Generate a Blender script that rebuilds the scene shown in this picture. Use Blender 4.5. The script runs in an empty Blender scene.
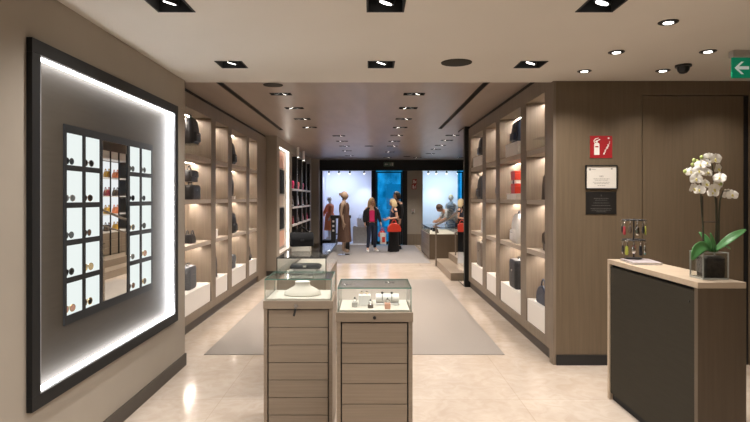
import bpy, bmesh, math, random
from mathutils import Vector, Matrix
random.seed(7)
SC = bpy.context.scene
COL = SC.collection
PI = math.pi

# ------------------------------------------------------------------ materials
def _nt(name):
    m = bpy.data.materials.new(name); m.use_nodes = True
    nt = m.node_tree; b = nt.nodes['Principled BSDF']
    return m, nt, b
def plain(name, col, rough=.5, metal=0, emit=None, es=0, spec=None, coat=0, sheen=0):
    m, nt, b = _nt(name)
    b.inputs['Base Color'].default_value = (*col, 1)
    b.inputs['Roughness'].default_value = rough
    b.inputs['Metallic'].default_value = metal
    if spec is not None: b.inputs['Specular IOR Level'].default_value = spec
    if coat: b.inputs['Coat Weight'].default_value = coat
    if sheen: b.inputs['Sheen Weight'].default_value = sheen
    if emit:
        b.inputs['Emission Color'].default_value = (*emit, 1)
        b.inputs['Emission Strength'].default_value = es
    return m
def noisy(name, c1, c2, scale=(1, 1, 1), nscale=5, detail=4, rough=.5, bump=0, coords='Object', contrast=(.3, .7), dist=0, spec=None, coat=0, rough2=None):
    m, nt, b = _nt(name); N, L = nt.nodes, nt.links
    tc = N.new('ShaderNodeTexCoord'); mp = N.new('ShaderNodeMapping')
    mp.inputs['Scale'].default_value = scale
    no = N.new('ShaderNodeTexNoise'); no.inputs['Scale'].default_value = nscale; no.inputs['Detail'].default_value = detail
    no.inputs['Distortion'].default_value = dist
    rp = N.new('ShaderNodeValToRGB')
    rp.color_ramp.elements[0].position, rp.color_ramp.elements[1].position = contrast
    rp.color_ramp.elements[0].color = (*c1, 1); rp.color_ramp.elements[1].color = (*c2, 1)
    if coords == 'World':
        ge = N.new('ShaderNodeNewGeometry'); L.new(ge.outputs['Position'], mp.inputs['Vector'])
    else:
        L.new(tc.outputs[coords], mp.inputs['Vector'])
    L.new(mp.outputs[0], no.inputs['Vector']); L.new(no.outputs['Fac'], rp.inputs[0]); L.new(rp.outputs[0], b.inputs['Base Color'])
    b.inputs['Roughness'].default_value = rough
    if rough2 is not None:
        mr = N.new('ShaderNodeMapRange'); mr.inputs['To Min'].default_value = rough; mr.inputs['To Max'].default_value = rough2
        L.new(no.outputs['Fac'], mr.inputs['Value']); L.new(mr.outputs[0], b.inputs['Roughness'])
    if spec is not None: b.inputs['Specular IOR Level'].default_value = spec
    if coat: b.inputs['Coat Weight'].default_value = coat
    if bump:
        bp = N.new('ShaderNodeBump'); bp.inputs['Strength'].default_value = bump; bp.inputs['Distance'].default_value = .01
        L.new(no.outputs['Fac'], bp.inputs['Height']); L.new(bp.outputs[0], b.inputs['Normal'])
    return m
def marble():
    m, nt, b = _nt('polished cream marble'); N, L = nt.nodes, nt.links
    ge = N.new('ShaderNodeNewGeometry')
    n1 = N.new('ShaderNodeTexNoise'); n1.inputs['Scale'].default_value = 1.1; n1.inputs['Detail'].default_value = 6; n1.inputs['Distortion'].default_value = 1.0
    n2 = N.new('ShaderNodeTexNoise'); n2.inputs['Scale'].default_value = 6; n2.inputs['Detail'].default_value = 8; n2.inputs['Distortion'].default_value = 2
    L.new(ge.outputs['Position'], n1.inputs['Vector']); L.new(ge.outputs['Position'], n2.inputs['Vector'])
    r1 = N.new('ShaderNodeValToRGB'); r1.color_ramp.elements[0].position = .35; r1.color_ramp.elements[1].position = .7
    r1.color_ramp.elements[0].color = (.52, .44, .365, 1); r1.color_ramp.elements[1].color = (.62, .54, .465, 1)
    r2 = N.new('ShaderNodeValToRGB'); r2.color_ramp.elements[0].position = .35; r2.color_ramp.elements[1].position = .62
    r2.color_ramp.elements[0].color = (.86, .82, .78, 1); r2.color_ramp.elements[1].color = (1, 1, 1, 1)
    L.new(n1.outputs['Fac'], r1.inputs[0]); L.new(n2.outputs['Fac'], r2.inputs[0])
    mx = N.new('ShaderNodeMix'); mx.data_type = 'RGBA'; mx.blend_type = 'MULTIPLY'; mx.inputs['Factor'].default_value = .6
    L.new(r1.outputs[0], mx.inputs['A']); L.new(r2.outputs[0], mx.inputs['B'])
    # slab joints
    br = N.new('ShaderNodeTexBrick'); br.inputs['Scale'].default_value = 1.0; br.inputs['Brick Width'].default_value = 1.2; br.inputs['Row Height'].default_value = .9
    br.inputs['Mortar Size'].default_value = .003; br.offset = 0
    br.inputs['Color1'].default_value = (1, 1, 1, 1); br.inputs['Color2'].default_value = (.95, .94, .93, 1); br.inputs['Mortar'].default_value = (.82, .79, .75, 1)
    L.new(ge.outputs['Position'], br.inputs['Vector'])
    m2 = N.new('ShaderNodeMix'); m2.data_type = 'RGBA'; m2.blend_type = 'MULTIPLY'; m2.inputs['Factor'].default_value = 1
    L.new(mx.outputs['Result'], m2.inputs['A']); L.new(br.outputs['Color'], m2.inputs['B'])
    L.new(m2.outputs['Result'], b.inputs['Base Color'])
    b.inputs['Roughness'].default_value = .13
    b.inputs['Specular IOR Level'].default_value = .6
    return m
def glassy(name, tint=(.93, .97, .96), refl=1.45):
    m = bpy.data.materials.new(name); m.use_nodes = True; nt = m.node_tree; N, L = nt.nodes, nt.links
    N.remove(N['Principled BSDF']); out = N['Material Output']
    t = N.new('ShaderNodeBsdfTransparent'); t.inputs[0].default_value = (*tint, 1)
    g = N.new('ShaderNodeBsdfGlossy'); g.inputs['Roughness'].default_value = .02
    f = N.new('ShaderNodeFresnel'); f.inputs['IOR'].default_value = refl
    ge = N.new('ShaderNodeNewGeometry'); mi = N.new('ShaderNodeMix'); mi.data_type = 'FLOAT'   # same reflectance on both faces of a thin pane
    mi.inputs['A'].default_value = refl; mi.inputs['B'].default_value = 1 / refl
    L.new(ge.outputs['Backfacing'], mi.inputs['Factor']); L.new(mi.outputs['Result'], f.inputs['IOR'])
    mx = N.new('ShaderNodeMixShader'); L.new(f.outputs[0], mx.inputs[0]); L.new(t.outputs[0], mx.inputs[1]); L.new(g.outputs[0], mx.inputs[2])
    L.new(mx.outputs[0], out.inputs['Surface'])
    return m
def glow(name, col, s):
    m = bpy.data.materials.new(name); m.use_nodes = True; nt = m.node_tree; N, L = nt.nodes, nt.links
    N.remove(N['Principled BSDF']); e = N.new('ShaderNodeEmission'); e.inputs[0].default_value = (*col, 1); e.inputs[1].default_value = s
    L.new(e.outputs[0], N['Material Output'].inputs['Surface'])
    return m
def mirror_mat(name, col=(.86, .88, .87)):
    m = plain(name, col, .0, 1); return m

WARM = (1.0, .90, .80); NEUT = (1.0, .95, .90); COOL = (.90, .95, 1.0)
MT = dict(
    marble=marble(),
    carpet=noisy('grey beige carpet', (.235, .208, .188), (.285, .257, .233), (1, 1, 1), 180, 3, .95, .25, 'World', spec=.1),
    mat=noisy('pale entrance carpet', (.20, .185, .18), (.24, .225, .22), (1, 1, 1), 150, 3, .95, .2, 'World', spec=.1),
    plaster=noisy('beige wall paint', (.315, .275, .228), (.33, .29, .24), (1, 1, 1), 3, 2, .75, 0, 'World'),
    ceil=noisy('cream ceiling paint', (.60, .56, .50), (.62, .58, .52), (1, 1, 1), 1.5, 2, .8, 0, 'World'),
    ceilwood=noisy('brown lacquered ceiling panel', (.26, .205, .165), (.31, .25, .205), (2, .35, 1), 3, 3, .34, 0, 'World', spec=.45),
    oak=noisy('greige oak veneer upright grain', (.165, .128, .093), (.205, .163, .121), (14, 14, .5), 4, 4, .48, 0, 'World', (.35, .68)),
    oakdark=noisy('brown oak wall panel upright grain', (.120, .087, .054), (.142, .104, .066), (12, 12, .5), 4, 4, .5, 0, 'World', (.3, .7)),
    oakin=noisy('oak shelf lining', (.40, .335, .275), (.44, .37, .305), (14, 14, .5), 4, 4, .55, 0, 'World', (.3, .7)),
    oakh=noisy('greige oak veneer level grain', (.215, .165, .118), (.25, .196, .145), (.8, .8, 26), 3, 4, .45, 0, 'World', (.3, .7)),
    oaktop=noisy('pale oak counter top', (.38, .30, .215), (.44, .35, .26), (1, 9, 9), 3, 4, .4, 0, 'World', (.3, .7)),
    oakend=noisy('brown oak counter end darkened as shade', (.075, .052, .032), (.09, .064, .040), (12, 12, .5), 4, 4, .45, 0, 'World', (.3, .7)),  # brown oak, with the unlit end's shade put into the colour
    bronze=noisy('dark bronze sheet', (.027, .0235, .016), (.031, .027, .019), (1, 1, 12), 6, 3, .65, 0, 'World', spec=.15),
    recess=noisy('taupe brushed panel', (.042, .034, .025), (.047, .039, .029), (1, 1, 10), 5, 3, .55, 0, 'World', spec=.22),
    darkframe=plain('charcoal lacquer', (.010, .0105, .011), .5, spec=.25),
    black=plain('black satin', (.012, .012, .013), .4),
    blackmatte=plain('black matte', (.01, .01, .01), .8),
    skirt=plain('dark bronze skirting', (.055, .045, .036), .5),
    whitegloss=plain('white lacquer', (.80, .77, .73), .4),
    white=plain('white matte', (.80, .78, .75), .6),
    cream=noisy('cream linen pad', (.50, .46, .395), (.55, .505, .435), (1, 1, 1), 120, 2, .85, .1, 'World'),
    glass=glassy('clear vitrine glass', (.98, .995, .99), 1.3),
    glassedge=plain('green glass edge', (.10, .22, .18), .15, 0, spec=.8),
    vase=glassy('clear vase glass', (.97, .98, .97), 1.5),
    vaseedge=plain('polished glass edge', (.42, .43, .41), .12, spec=.8),
    doorglass=glassy('door glass', (.9, .96, 1.0), 1.4),
    mirror=mirror_mat('mirror silver'),
    chrome=plain('chrome', (.7, .7, .7), .15, 1),
    brass=plain('brass', (.6, .42, .18), .25, 1),
    gold=plain('pale gold', (.75, .58, .32), .25, 1),
    red=plain('sign red', (.34, .010, .016), .5),
    bagred=plain('coral red leather', (.62, .045, .022), .35),
    magenta=plain('magenta cotton', (.62, .02, .13), .8),
    orange=plain('coral orange fabric', (.85, .27, .13), .8),
    leather=noisy('black pebbled leather', (.012, .012, .014), (.022, .022, .025), (1, 1, 1), 90, 2, .42, .25),
    softblack=plain('soft black leather', (.007, .007, .008), .7, spec=.25),
    navy=noisy('navy leather', (.012, .020, .042), (.02, .03, .06), (1, 1, 1), 90, 2, .42, .2),
    greyleather=noisy('slate grey leather', (.07, .075, .085), (.10, .105, .115), (1, 1, 1), 90, 2, .5, .2),
    brownleather=noisy('dark brown leather', (.05, .032, .022), (.075, .05, .034), (1, 1, 1), 90, 2, .45, .2),
    taupeleather=noisy('taupe leather', (.13, .105, .085), (.17, .14, .115), (1, 1, 1), 90, 2, .45, .2),
    bagwhite=plain('white leather', (.72, .70, .68), .4),
    yellow=plain('mustard leather', (.62, .34, .03), .4),
    wine=plain('wine leather', (.28, .03, .04), .4),
    skin=plain('skin', (.55, .32, .22), .55),
    mannequin=plain('tan mannequin plaster', (.36, .26, .19), .5),
    mannpale=plain('pale mannequin plaster', (.65, .6, .55), .5),
    lips=plain('lips', (.42, .12, .10), .5),
    eye=plain('eye', (.03, .025, .02), .2),
    blond=noisy('ash blond hair', (.36, .22, .10), (.52, .36, .19), (6, 6, .6), 8, 3, .5),
    blondpale=noisy('pale blond hair', (.62, .47, .26), (.75, .60, .36), (6, 6, .6), 8, 3, .5),
    darkhair=plain('dark hair', (.02, .014, .01), .5),
    greyhair=plain('close cropped brown hair', (.16, .10, .07), .7),
    denim=noisy('dark denim', (.012, .018, .040), (.02, .028, .06), (1, 1, 1), 60, 2, .85),
    cardigan=plain('black knit', (.014, .014, .016), .95),
    navycloth=plain('navy cotton', (.018, .022, .045), .9),
    blackcloth=plain('black cloth', (.011, .011, .012), .9),
    check=noisy('pale grey checked shirt', (.30, .33, .37), (.60, .62, .64), (1, 1, 1), 22, 1, .85, 0, 'Object', (.42, .55)),
    bluegrey=noisy('blue grey fabric', (.12, .17, .24), (.45, .50, .55), (1, 1, 6), 6, 2, .85, 0, 'Object', (.4, .6)),
    dress=noisy('brown satin dress', (.085, .045, .032), (.13, .072, .05), (6, 6, .8), 5, 3, .5),
    leaf=noisy('orchid leaf', (.05, .17, .05), (.10, .28, .09), (1, 1, 1), 9, 2, .35),
    stemgreen=plain('orchid stem', (.028, .030, .014), .5),
    petal=noisy('white orchid petal', (.80, .78, .72), (.88, .86, .82), (1, 1, 1), 20, 2, .5),
    petalc=plain('orchid throat', (.62, .55, .16), .5),
    bud=plain('green orchid bud', (.42, .50, .16), .5),
    stake=plain('dark plant stake', (.03, .018, .01), .6),
    bark=noisy('dark bark chips', (.010, .008, .0065), (.036, .028, .021), (1, 1, 1), 40, 4, .9, .8),
    exitgreen=plain('exit sign green', (.0, .20, .10), .4, 0, (.0, .30, .15), .28),
    exitwhite=plain('exit sign white', (.7, .75, .72), .4, 0, (.7, .8, .75), .3),
    dullgreen=plain('unlit sign green', (.05, .10, .07), .5),
    paper=plain('paper', (.68, .65, .60), .7),
    ink=plain('grey print', (.25, .24, .23), .7),
    inkpale=plain('engraved print', (.14, .13, .12), .6),
    plaque=plain('black plaque', (.014, .013, .012), .35),
    salmon=plain('salmon print', (.62, .34, .24), .6),
    sand=plain('sand print', (.50, .40, .30), .6),
    panelblack=plain('black print', (.010, .010, .010), .9, spec=.1),
    blockgrey=noisy('grey stone block', (.38, .36, .33), (.44, .42, .39), (1, 1, 1), 12, 3, .7),
    win=plain('window display white', (.80, .83, .90), .8),
    booklet=plain('mauve grey cover', (.34, .30, .31), .5),
    led=glow('white led strip', (.98, .98, 1), 20),
    revealgrey=plain('pale grey reveal', (.32, .33, .35), .5),
    ledshelf=glow('warm shelf led', (1, .89, .79), 150),
    ledniche=glow('niche led', (1, .93, .85), 9),
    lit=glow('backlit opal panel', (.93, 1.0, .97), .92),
    lamp=glow('lamp lens', (1, .96, .90), 9),
    lampdim=glow('dim lamp lens', (1, .95, .88), .6),
    ledbag=glow('bag shelf backlight', (.97, .98, 1.0), 1.0),
    street=noisy('dusk street facade', (.16, .18, .20), (.55, .58, .60), (1, 1, .6), 2.2, 4, .8, 0, 'World', (.35, .7)),
    asphalt=noisy('street paving', (.10, .10, .11), (.16, .16, .17), (1, 1, 1), 20, 3, .8, 0, 'World'),
    winpane=plain('dark street window', (.20, .22, .24), .5),
)

# ------------------------------------------------------------------ mesh builder
class MB:
    def __init__(s): s.v = []; s.f = []; s.mi = []; s.cur = 0
    def mat(s, i): s.cur = i; return s
    def add(s, vs, fs):
        b = len(s.v); s.v += [Vector(v) for v in vs]
        for f in fs: s.f.append([b + i for i in f]); s.mi.append(s.cur)
        return s
    def box(s, x0, x1, y0, y1, z0, z1):
        if x0 > x1: x0, x1 = x1, x0
        if y0 > y1: y0, y1 = y1, y0
        if z0 > z1: z0, z1 = z1, z0
        vs = [(x, y, z) for z in (z0, z1) for y in (y0, y1) for x in (x0, x1)]
        return s.add(vs, [(0, 2, 3, 1), (4, 5, 7, 6), (0, 1, 5, 4), (2, 6, 7, 3), (0, 4, 6, 2), (1, 3, 7, 5)])
    def tube(s, pts, r, n=10, cap=True):
        pts = [Vector(p) for p in pts]
        rs = r if isinstance(r, (list, tuple)) else [r] * len(pts)
        prev = None; rings = []
        for i, p in enumerate(pts):
            t = (pts[min(i + 1, len(pts) - 1)] - pts[max(i - 1, 0)]).normalized()
            if prev is None:
                a = Vector((0, 0, 1)) if abs(t.z) < .9 else Vector((1, 0, 0))
                prev = t.cross(a).normalized()
            u = (prev - t * prev.dot(t)).normalized(); prev = u; w = t.cross(u)
            rings.append([p + (u * math.cos(2 * PI * k / n) + w * math.sin(2 * PI * k / n)) * rs[i] for k in range(n)])
        vs = [q for ring in rings for q in ring]; fs = []
        for i in range(len(rings) - 1):
            for k in range(n):
                k2 = (k + 1) % n; fs.append((i * n + k, i * n + k2, (i + 1) * n + k2, (i + 1) * n + k))
        if cap: fs.append(tuple(range(n))[::-1]); fs.append(tuple(range((len(rings) - 1) * n, len(rings) * n)))
        return s.add(vs, fs)
    def loop_tube(s, pts, r, n=8):
        pts = [Vector(p) for p in pts]; m = len(pts); vs = []; fs = []
        nrm = Vector((0, 0, 0))
        for i in range(m): nrm += pts[i].cross(pts[(i + 1) % m])
        nrm.normalize()
        for i in range(m):
            t = (pts[(i + 1) % m] - pts[i - 1]).normalized(); u = t.cross(nrm).normalized()
            vs += [pts[i] + (u * math.cos(2 * PI * k / n) + nrm * math.sin(2 * PI * k / n)) * r for k in range(n)]
        for i in range(m):
            j = (i + 1) % m
            for k in range(n): k2 = (k + 1) % n; fs.append((i * n + k, i * n + k2, j * n + k2, j * n + k))
        return s.add(vs, fs)
    def cyl(s, c, r, h, n=24, axis='z', r2=None):
        c = Vector(c); d = {'x': Vector((1, 0, 0)), 'y': Vector((0, 1, 0)), 'z': Vector((0, 0, 1))}[axis]
        return s.tube([c, c + d * h], [r, r if r2 is None else r2], n)
    def lathe(s, prof, c=(0, 0, 0), n=24, sx=1, sy=1):
        c = Vector(c); vs = []; fs = []; m = len(prof)
        for r, z in prof:
            vs += [c + Vector((r * sx * math.cos(2 * PI * k / n), r * sy * math.sin(2 * PI * k / n), z)) for k in range(n)]
        for i in range(m - 1):
            for k in range(n): k2 = (k + 1) % n; fs.append((i * n + k, i * n + k2, (i + 1) * n + k2, (i + 1) * n + k))
        fs.append(tuple(range(n))[::-1]); fs.append(tuple(range((m - 1) * n, m * n)))
        return s.add(vs, fs)
    def ell(s, c, r, n=16, m=10, M=None):
        c = Vector(c); vs = []; fs = []
        M = M or Matrix.Identity(3)
        for i in range(1, m):
            a = PI * i / m
            for k in range(n):
                b = 2 * PI * k / n
                vs.append(c + M @ Vector((r[0] * math.sin(a) * math.cos(b), r[1] * math.sin(a) * math.sin(b), -r[2] * math.cos(a))))
        for i in range(m - 2):
            for k in range(n): k2 = (k + 1) % n; fs.append((i * n + k, i * n + k2, (i + 1) * n + k2, (i + 1) * n + k))
        b0 = len(vs); vs.append(c + M @ Vector((0, 0, -r[2]))); vs.append(c + M @ Vector((0, 0, r[2])))
        for k in range(n):
            k2 = (k + 1) % n; fs.append((b0, k2, k)); fs.append((b0 + 1, (m - 2) * n + k, (m - 2) * n + k2))
        return s.add(vs, fs)
    def loft(s, secs, n=None, c=(0, 0, 0)):
        # secs: list of (z, w(y), d(x), corner, x_off, y_off) rounded rectangles
        c = Vector(c); vs = []; fs = []; q = 4
        for sec in secs:
            z, w, d, r = sec[:4]; ox = sec[4] if len(sec) > 4 else 0; oy = sec[5] if len(sec) > 5 else 0
            r = min(r, w / 2 - 1e-4, d / 2 - 1e-4)
            for cx, cy, a0 in ((1, 1, 0), (-1, 1, PI / 2), (-1, -1, PI), (1, -1, 3 * PI / 2)):
                for k in range(q + 1):
                    a = a0 + PI / 2 * k / q
                    vs.append(c + Vector((ox + cx * (d / 2 - r) + r * math.cos(a), oy + cy * (w / 2 - r) + r * math.sin(a), z)))
        m = 4 * (q + 1)
        for i in range(len(secs) - 1):
            for k in range(m): k2 = (k + 1) % m; fs.append((i * m + k, i * m + k2, (i + 1) * m + k2, (i + 1) * m + k))
        fs.append(tuple(range(m))[::-1]); fs.append(tuple(range((len(secs) - 1) * m, len(secs) * m)))
        return s.add(vs, fs)
    def prism(s, poly, a0, a1, plane='xz'):
        n = len(poly); vs = []
        for a in (a0, a1):
            for p, q in poly:
                vs.append({'xz': (p, a, q), 'yz': (a, p, q), 'xy': (p, q, a)}[plane])
        fs = [tuple(range(n)), tuple(range(n, 2 * n))[::-1]] + [(i, n + i, n + (i + 1) % n, (i + 1) % n) for i in range(n)]
        return s.add(vs, fs)
    def ring_rect(s, y0, y1, z0, z1, wl, wr, wb, wt, x0, x1):
        # frame in the yz plane
        s.box(x0, x1, y0, y1, z1 - wt, z1); s.box(x0, x1, y0, y1, z0, z0 + wb)
        s.box(x0, x1, y0, y0 + wl, z0 + wb, z1 - wt); s.box(x0, x1, y1 - wr, y1, z0 + wb, z1 - wt)
        return s
    def xform(s, M, start=0):
        for i in range(start, len(s.v)): s.v[i] = M @ s.v[i]
        return s

def root_loc(o):
    l = Vector((0, 0, 0))
    while o is not None: l = l + o.location; o = o.parent
    return l
def build(name, mb, mats, parent=None, smooth=False, bevel=0, sub=0, fix=True):
    me = bpy.data.meshes.new(name)
    off = root_loc(parent) if parent is not None else Vector((0, 0, 0))
    me.from_pydata([v - off for v in mb.v], [], mb.f)
    if not isinstance(mats, (list, tuple)): mats = [mats]
    for m in mats: me.materials.append(MT[m] if isinstance(m, str) else m)
    if len(mats) > 1: me.polygons.foreach_set('material_index', mb.mi)
    if fix:
        bm = bmesh.new(); bm.from_mesh(me); bmesh.ops.recalc_face_normals(bm, faces=bm.faces); bm.to_mesh(me); bm.free()
    if smooth:
        me.polygons.foreach_set('use_smooth', [True] * len(me.polygons))
        try: me.set_sharp_from_angle(angle=math.radians(40))
        except Exception: pass
    me.update()
    o = bpy.data.objects.new(name, me); COL.objects.link(o)
    if parent is not None: o.parent = parent
    if bevel:
        b = o.modifiers.new('edge', 'BEVEL'); b.width = bevel; b.segments = 2; b.limit_method = 'ANGLE'; b.angle_limit = .7
    if sub:
        sm = o.modifiers.new('smooth', 'SUBSURF'); sm.levels = sub; sm.render_levels = sub
    return o
def tag(o, label, cat, group=None):
    o['label'] = label; o['category'] = cat
    if group: o['group'] = group
    return o
def thing(name, label, cat, loc=(0, 0, 0), group=None):
    o = bpy.data.objects.new(name, None); o.empty_display_size = .1; COL.objects.link(o); o.location = loc
    return tag(o, label, cat, group)
def structure(name, mb, mat, parent=None, **k):
    o = build(name, mb, mat, parent, **k)
    o['kind'] = 'structure'; return o
def kids(o): return [c for c in bpy.data.objects if c.parent is o]
def copy_thing(root, loc, rz=None, label=None):
    r = root.copy(); COL.objects.link(r); r.location = loc
    if rz is not None: r.rotation_euler = (0, 0, rz)
    if label: r['label'] = label
    for ch in kids(root):
        c = ch.copy(); COL.objects.link(c); c.parent = r
        for g in kids(ch):
            d = g.copy(); COL.objects.link(d); d.parent = c
    return r
def light(name, typ, loc, energy, col=WARM, aim=None, parent=None, **k):
    l = bpy.data.lights.new(name, typ); l.energy = energy; l.color = col
    for a, b in k.items(): setattr(l, a, b)
    o = bpy.data.objects.new(name, l); COL.objects.link(o); o.location = loc
    d = (Vector(aim) - Vector(loc)) if aim is not None else Vector((0, 0, -1))
    o.rotation_euler = d.to_track_quat('-Z', 'Y').to_euler()
    return o
# ------------------------------------------------------------------ camera (level lens, height 1.62 m, looking down the shop)
cam = bpy.data.cameras.new('camera'); co = bpy.data.objects.new('camera', cam); COL.objects.link(co)
co.location = (0, 0, 1.62); co.rotation_euler = (PI / 2, 0, 0)
cam.sensor_fit = 'HORIZONTAL'; cam.sensor_width = 36; cam.lens = 36 * 560 / 750
cam.shift_x = 4.5 / 750; cam.shift_y = -13 / 750; cam.clip_start = .05; cam.clip_end = 200
SC.camera = co

# ------------------------------------------------------------------ shell.  X = across, Y = depth, Z = up
ZC, ZR = 2.755, 2.92          # front ceiling, rear ceiling
YW = 5.43                     # face of the cross wall
YB = 19.35                    # shop front
structure('floor', MB().box(-3.2, 4.6, -2.6, YB + .25, -.12, 0), 'marble')

def ceil_mesh(x0, x1, y0, y1, z, holes):
    xs = sorted({x0, x1, *[h[0] for h in holes], *[h[1] for h in holes]}); ys = sorted({y0, y1, *[h[2] for h in holes], *[h[3] for h in holes]})
    mb = MB(); ix = {}; 
    for i, x in enumerate(xs):
        for j, y in enumerate(ys): ix[i, j] = len(mb.v); mb.v.append(Vector((x, y, z)))
    for i in range(len(xs) - 1):
        for j in range(len(ys) - 1):
            cx, cy = (xs[i] + xs[i + 1]) / 2, (ys[j] + ys[j + 1]) / 2
            if any(h[0] < cx < h[1] and h[2] < cy < h[3] for h in holes): continue
            mb.f.append([ix[i, j], ix[i, j + 1], ix[i + 1, j + 1], ix[i + 1, j]]); mb.mi.append(0)
    return mb
SQ = [(x, y) for y in (3.29, 4.76, 1.82, .35) for x in (-1.18, .09, 1.36)]
front_holes = [(x - .11, x + .11, y - .12, y + .12) for x, y in SQ]
mb = ceil_mesh(-1.9, 4.3, -2.5, 5.5, ZC, front_holes)
mb.add([(-3.2, 5.5, ZC), (4.6, 5.5, ZC), (4.6, 5.5, ZR + .1), (-3.2, 5.5, ZR + .1)], [(0, 1, 2, 3)])
structure('ceiling', mb, 'ceil', fix=False)
ROWA = [(-1.12, 7.0), (-1.10, 8.09), (-1.12, 9.2), (-1.12, 10.3), (-.66, 11.7), (-.65, 12.8), (-.65, 14.0), (-.65, 15.4), (-.65, 17.2)]
ROWB = [(.545, 7.0), (.545, 8.09), (.545, 9.2), (.545, 10.3), (.545, 11.6), (.545, 12.8), (.545, 14.0), (.545, 15.8), (.545, 18.0)]
ROWC = [(1.69, 11.6), (1.72, 12.6), (1.72, 13.8), (1.74, 14.9), (1.75, 16.4), (1.50, 17.9)]  # last entry is an added lamp that brightens the far pier
rear = ROWA + ROWB + ROWC
slots = [(-1.735, -1.665, 5.9, 10.7), (1.27, 1.34, 5.6, 10.5)]
rear_holes = [(x - .13, x + .13, y - .075, y + .075) for x, y in rear] + slots
structure('ceiling.001', ceil_mesh(-3.2, 4.6, 5.5, YB + .2, ZR, rear_holes), 'ceilwood', fix=False)
structure('light_blocker', MB().box(-3.6, 5.0, -3.0, YB + .3, 3.3, 3.4), 'blackmatte')  # unseen slab added to stop sky light leaking in from above

# left display wall with its opening for the eyewear showcase
XL = -1.80
FY0, FY1, FZ0, FZ1 = 2.926, 5.15, .495, 2.462      # outside of the big frame
OY0, OY1, OZ0, OZ1 = FY0 + .075, FY1 - .075, FZ0 + .075, FZ1 - .075
w = MB()
w.box(-2.0, XL, -2.5, OY0, 0, ZC); w.box(-2.0, XL, OY1, YW, 0, ZC)
w.box(-2.0, XL, OY0, OY1, 0, OZ0); w.box(-2.0, XL, OY0, OY1, OZ1, ZC)
w.box(-2.62, -1.998, YW - .12, YW, 0, ZC)
structure('wall_left', w, 'plaster')
structure('baseboard_left', MB().box(XL - .01, XL + .012, -2.5, YW + .012, 0, .115), 'skirt')
# cross wall at the right (oak panelling) with the concealed door
DX0, DX1, DZ = 2.64, 3.62, 2.61
w = MB()
w.box(1.80, DX0 - .008, YW, YW + .12, 0, ZC + .1); w.box(DX0 - .008, DX1 + .055, YW, YW + .12, DZ + .008, ZC + .1)
w.box(DX1 + .055, 4.3, YW, YW + .12, 0, ZC + .1)
structure('wall_back', w, 'oakdark')
structure('door_1', MB().box(DX0, DX1, YW + .006, YW + .10, .0, DZ), 'oakdark')
structure('trim_1', MB().box(DX1 + .006, DX1 + .05, YW + .012, YW + .1, 0, DZ), 'black')
structure('wall_back.001', MB().box(DX0 - .02, DX1 + .07, YW + .105, YW + .13, 0, ZC + .1), 'blackmatte')
structure('baseboard_back', MB().box(1.80, DX0 - .01, YW - .012, YW, 0, .10), 'black')
structure('wall_right', MB().box(4.2, 4.3, -2.5, YW, 0, ZC), 'oakdark')
structure('wall_front', MB().box(-2.0, 4.3, -2.6, -2.5, 0, ZC), 'plaster')
# rear hall: walls behind the shelving, left pier with the lit niche, far walls
structure('wall_left.001', MB().box(-2.75, -2.60, YW - .1, YB + .2, 0, 3.25), 'oak')
structure('trim_2', MB().box(-2.60, -2.165, YW, 6.43, 0, 2.87), 'oak')
w = MB()
NY0, NY1, NZ0, NZ1 = 12.0, 13.5, .42, 2.74
w.box(-2.60, -1.95, 11.65, NY0, 0, ZR); w.box(-2.60, -1.95, NY1, 13.9, 0, ZR)
w.box(-2.60, -1.95, NY0, NY1, 0, NZ0); w.box(-2.60, -1.95, NY0, NY1, NZ1, ZR)
w.box(-2.60, -2.08, NY0, NY1, NZ0, NZ1)
structure('wall_left.002', w, 'plaster')
structure('trim_3', MB().box(-2.60, -2.165, 10.82, 11.65, 0, 2.87), 'oak')
structure('baseboard_left.001', MB().box(-2.2, -1.935, 11.635, 13.9, 0, .10), 'skirt')
structure('wall_left.003', MB().box(-2.60, -1.98, 18.35, YB, 0, ZR), 'plaster')
structure('trim_4', MB().box(-2.0, -1.73, 18.7, YB - .26, 0, ZR), 'plaster')
structure('baseboard_left.002', MB().box(-2.0, -1.725, 18.69, YB - .26, 0, .1), 'skirt')
structure('wall_right.001', MB().box(2.17, 2.30, YW + .1, 10.95, 0, 3.25), 'oak')
structure('wall_right.002', MB().box(4.4, 4.6, 10.9, YB + .2, 0, 3.25), 'oakdark')
structure('wall_right.003', MB().box(2.30, 4.6, 10.75, 10.95, 0, 3.25), 'oakdark')
# mirrored pier at the end of the right shelving
structure('wall_right.004', MB().box(1.712, 2.2, 10.17, 10.93, 0, ZR), 'darkframe')
structure('trim_5', MB().box(1.700, 1.7118, 10.23, 10.925, .03, ZR - .03), 'mirror')
# shop front: fascia, posts, door, piers, display window boxes
structure('beam', MB().box(-2.6, 4.6, YB - .25, YB + .05, 2.56, ZR), 'darkframe')
DXL, DXR = .19, 1.10
w = MB().box(.03, DXL, YB - .10, YB + .05, 0, 2.56); structure('trim_6', w, 'darkframe')
w = MB().box(DXR, 1.265, YB - .10, YB + .05, 0, 2.56); structure('trim_7', w, 'darkframe')
structure('trim_8', MB().box(-1.72, -1.66, YB - .10, YB + .05, 0, 2.56), 'darkframe')
structure('wall_far', MB().box(1.265, 1.80, YB - .05, YB + .12, .38, 2.56), 'plaster')
structure('baseboard_far', MB().box(1.265, 1.80, YB - .06, YB + .12, 0, .38), 'oak')
structure('wall_far.001', MB().box(-2.6, -1.72, YB - .02, YB + .12, 0, 2.56), 'plaster')
structure('wall_far.002', MB().box(3.7, 4.6, YB - .02, YB + .12, 0, 2.56), 'plaster')
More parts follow.
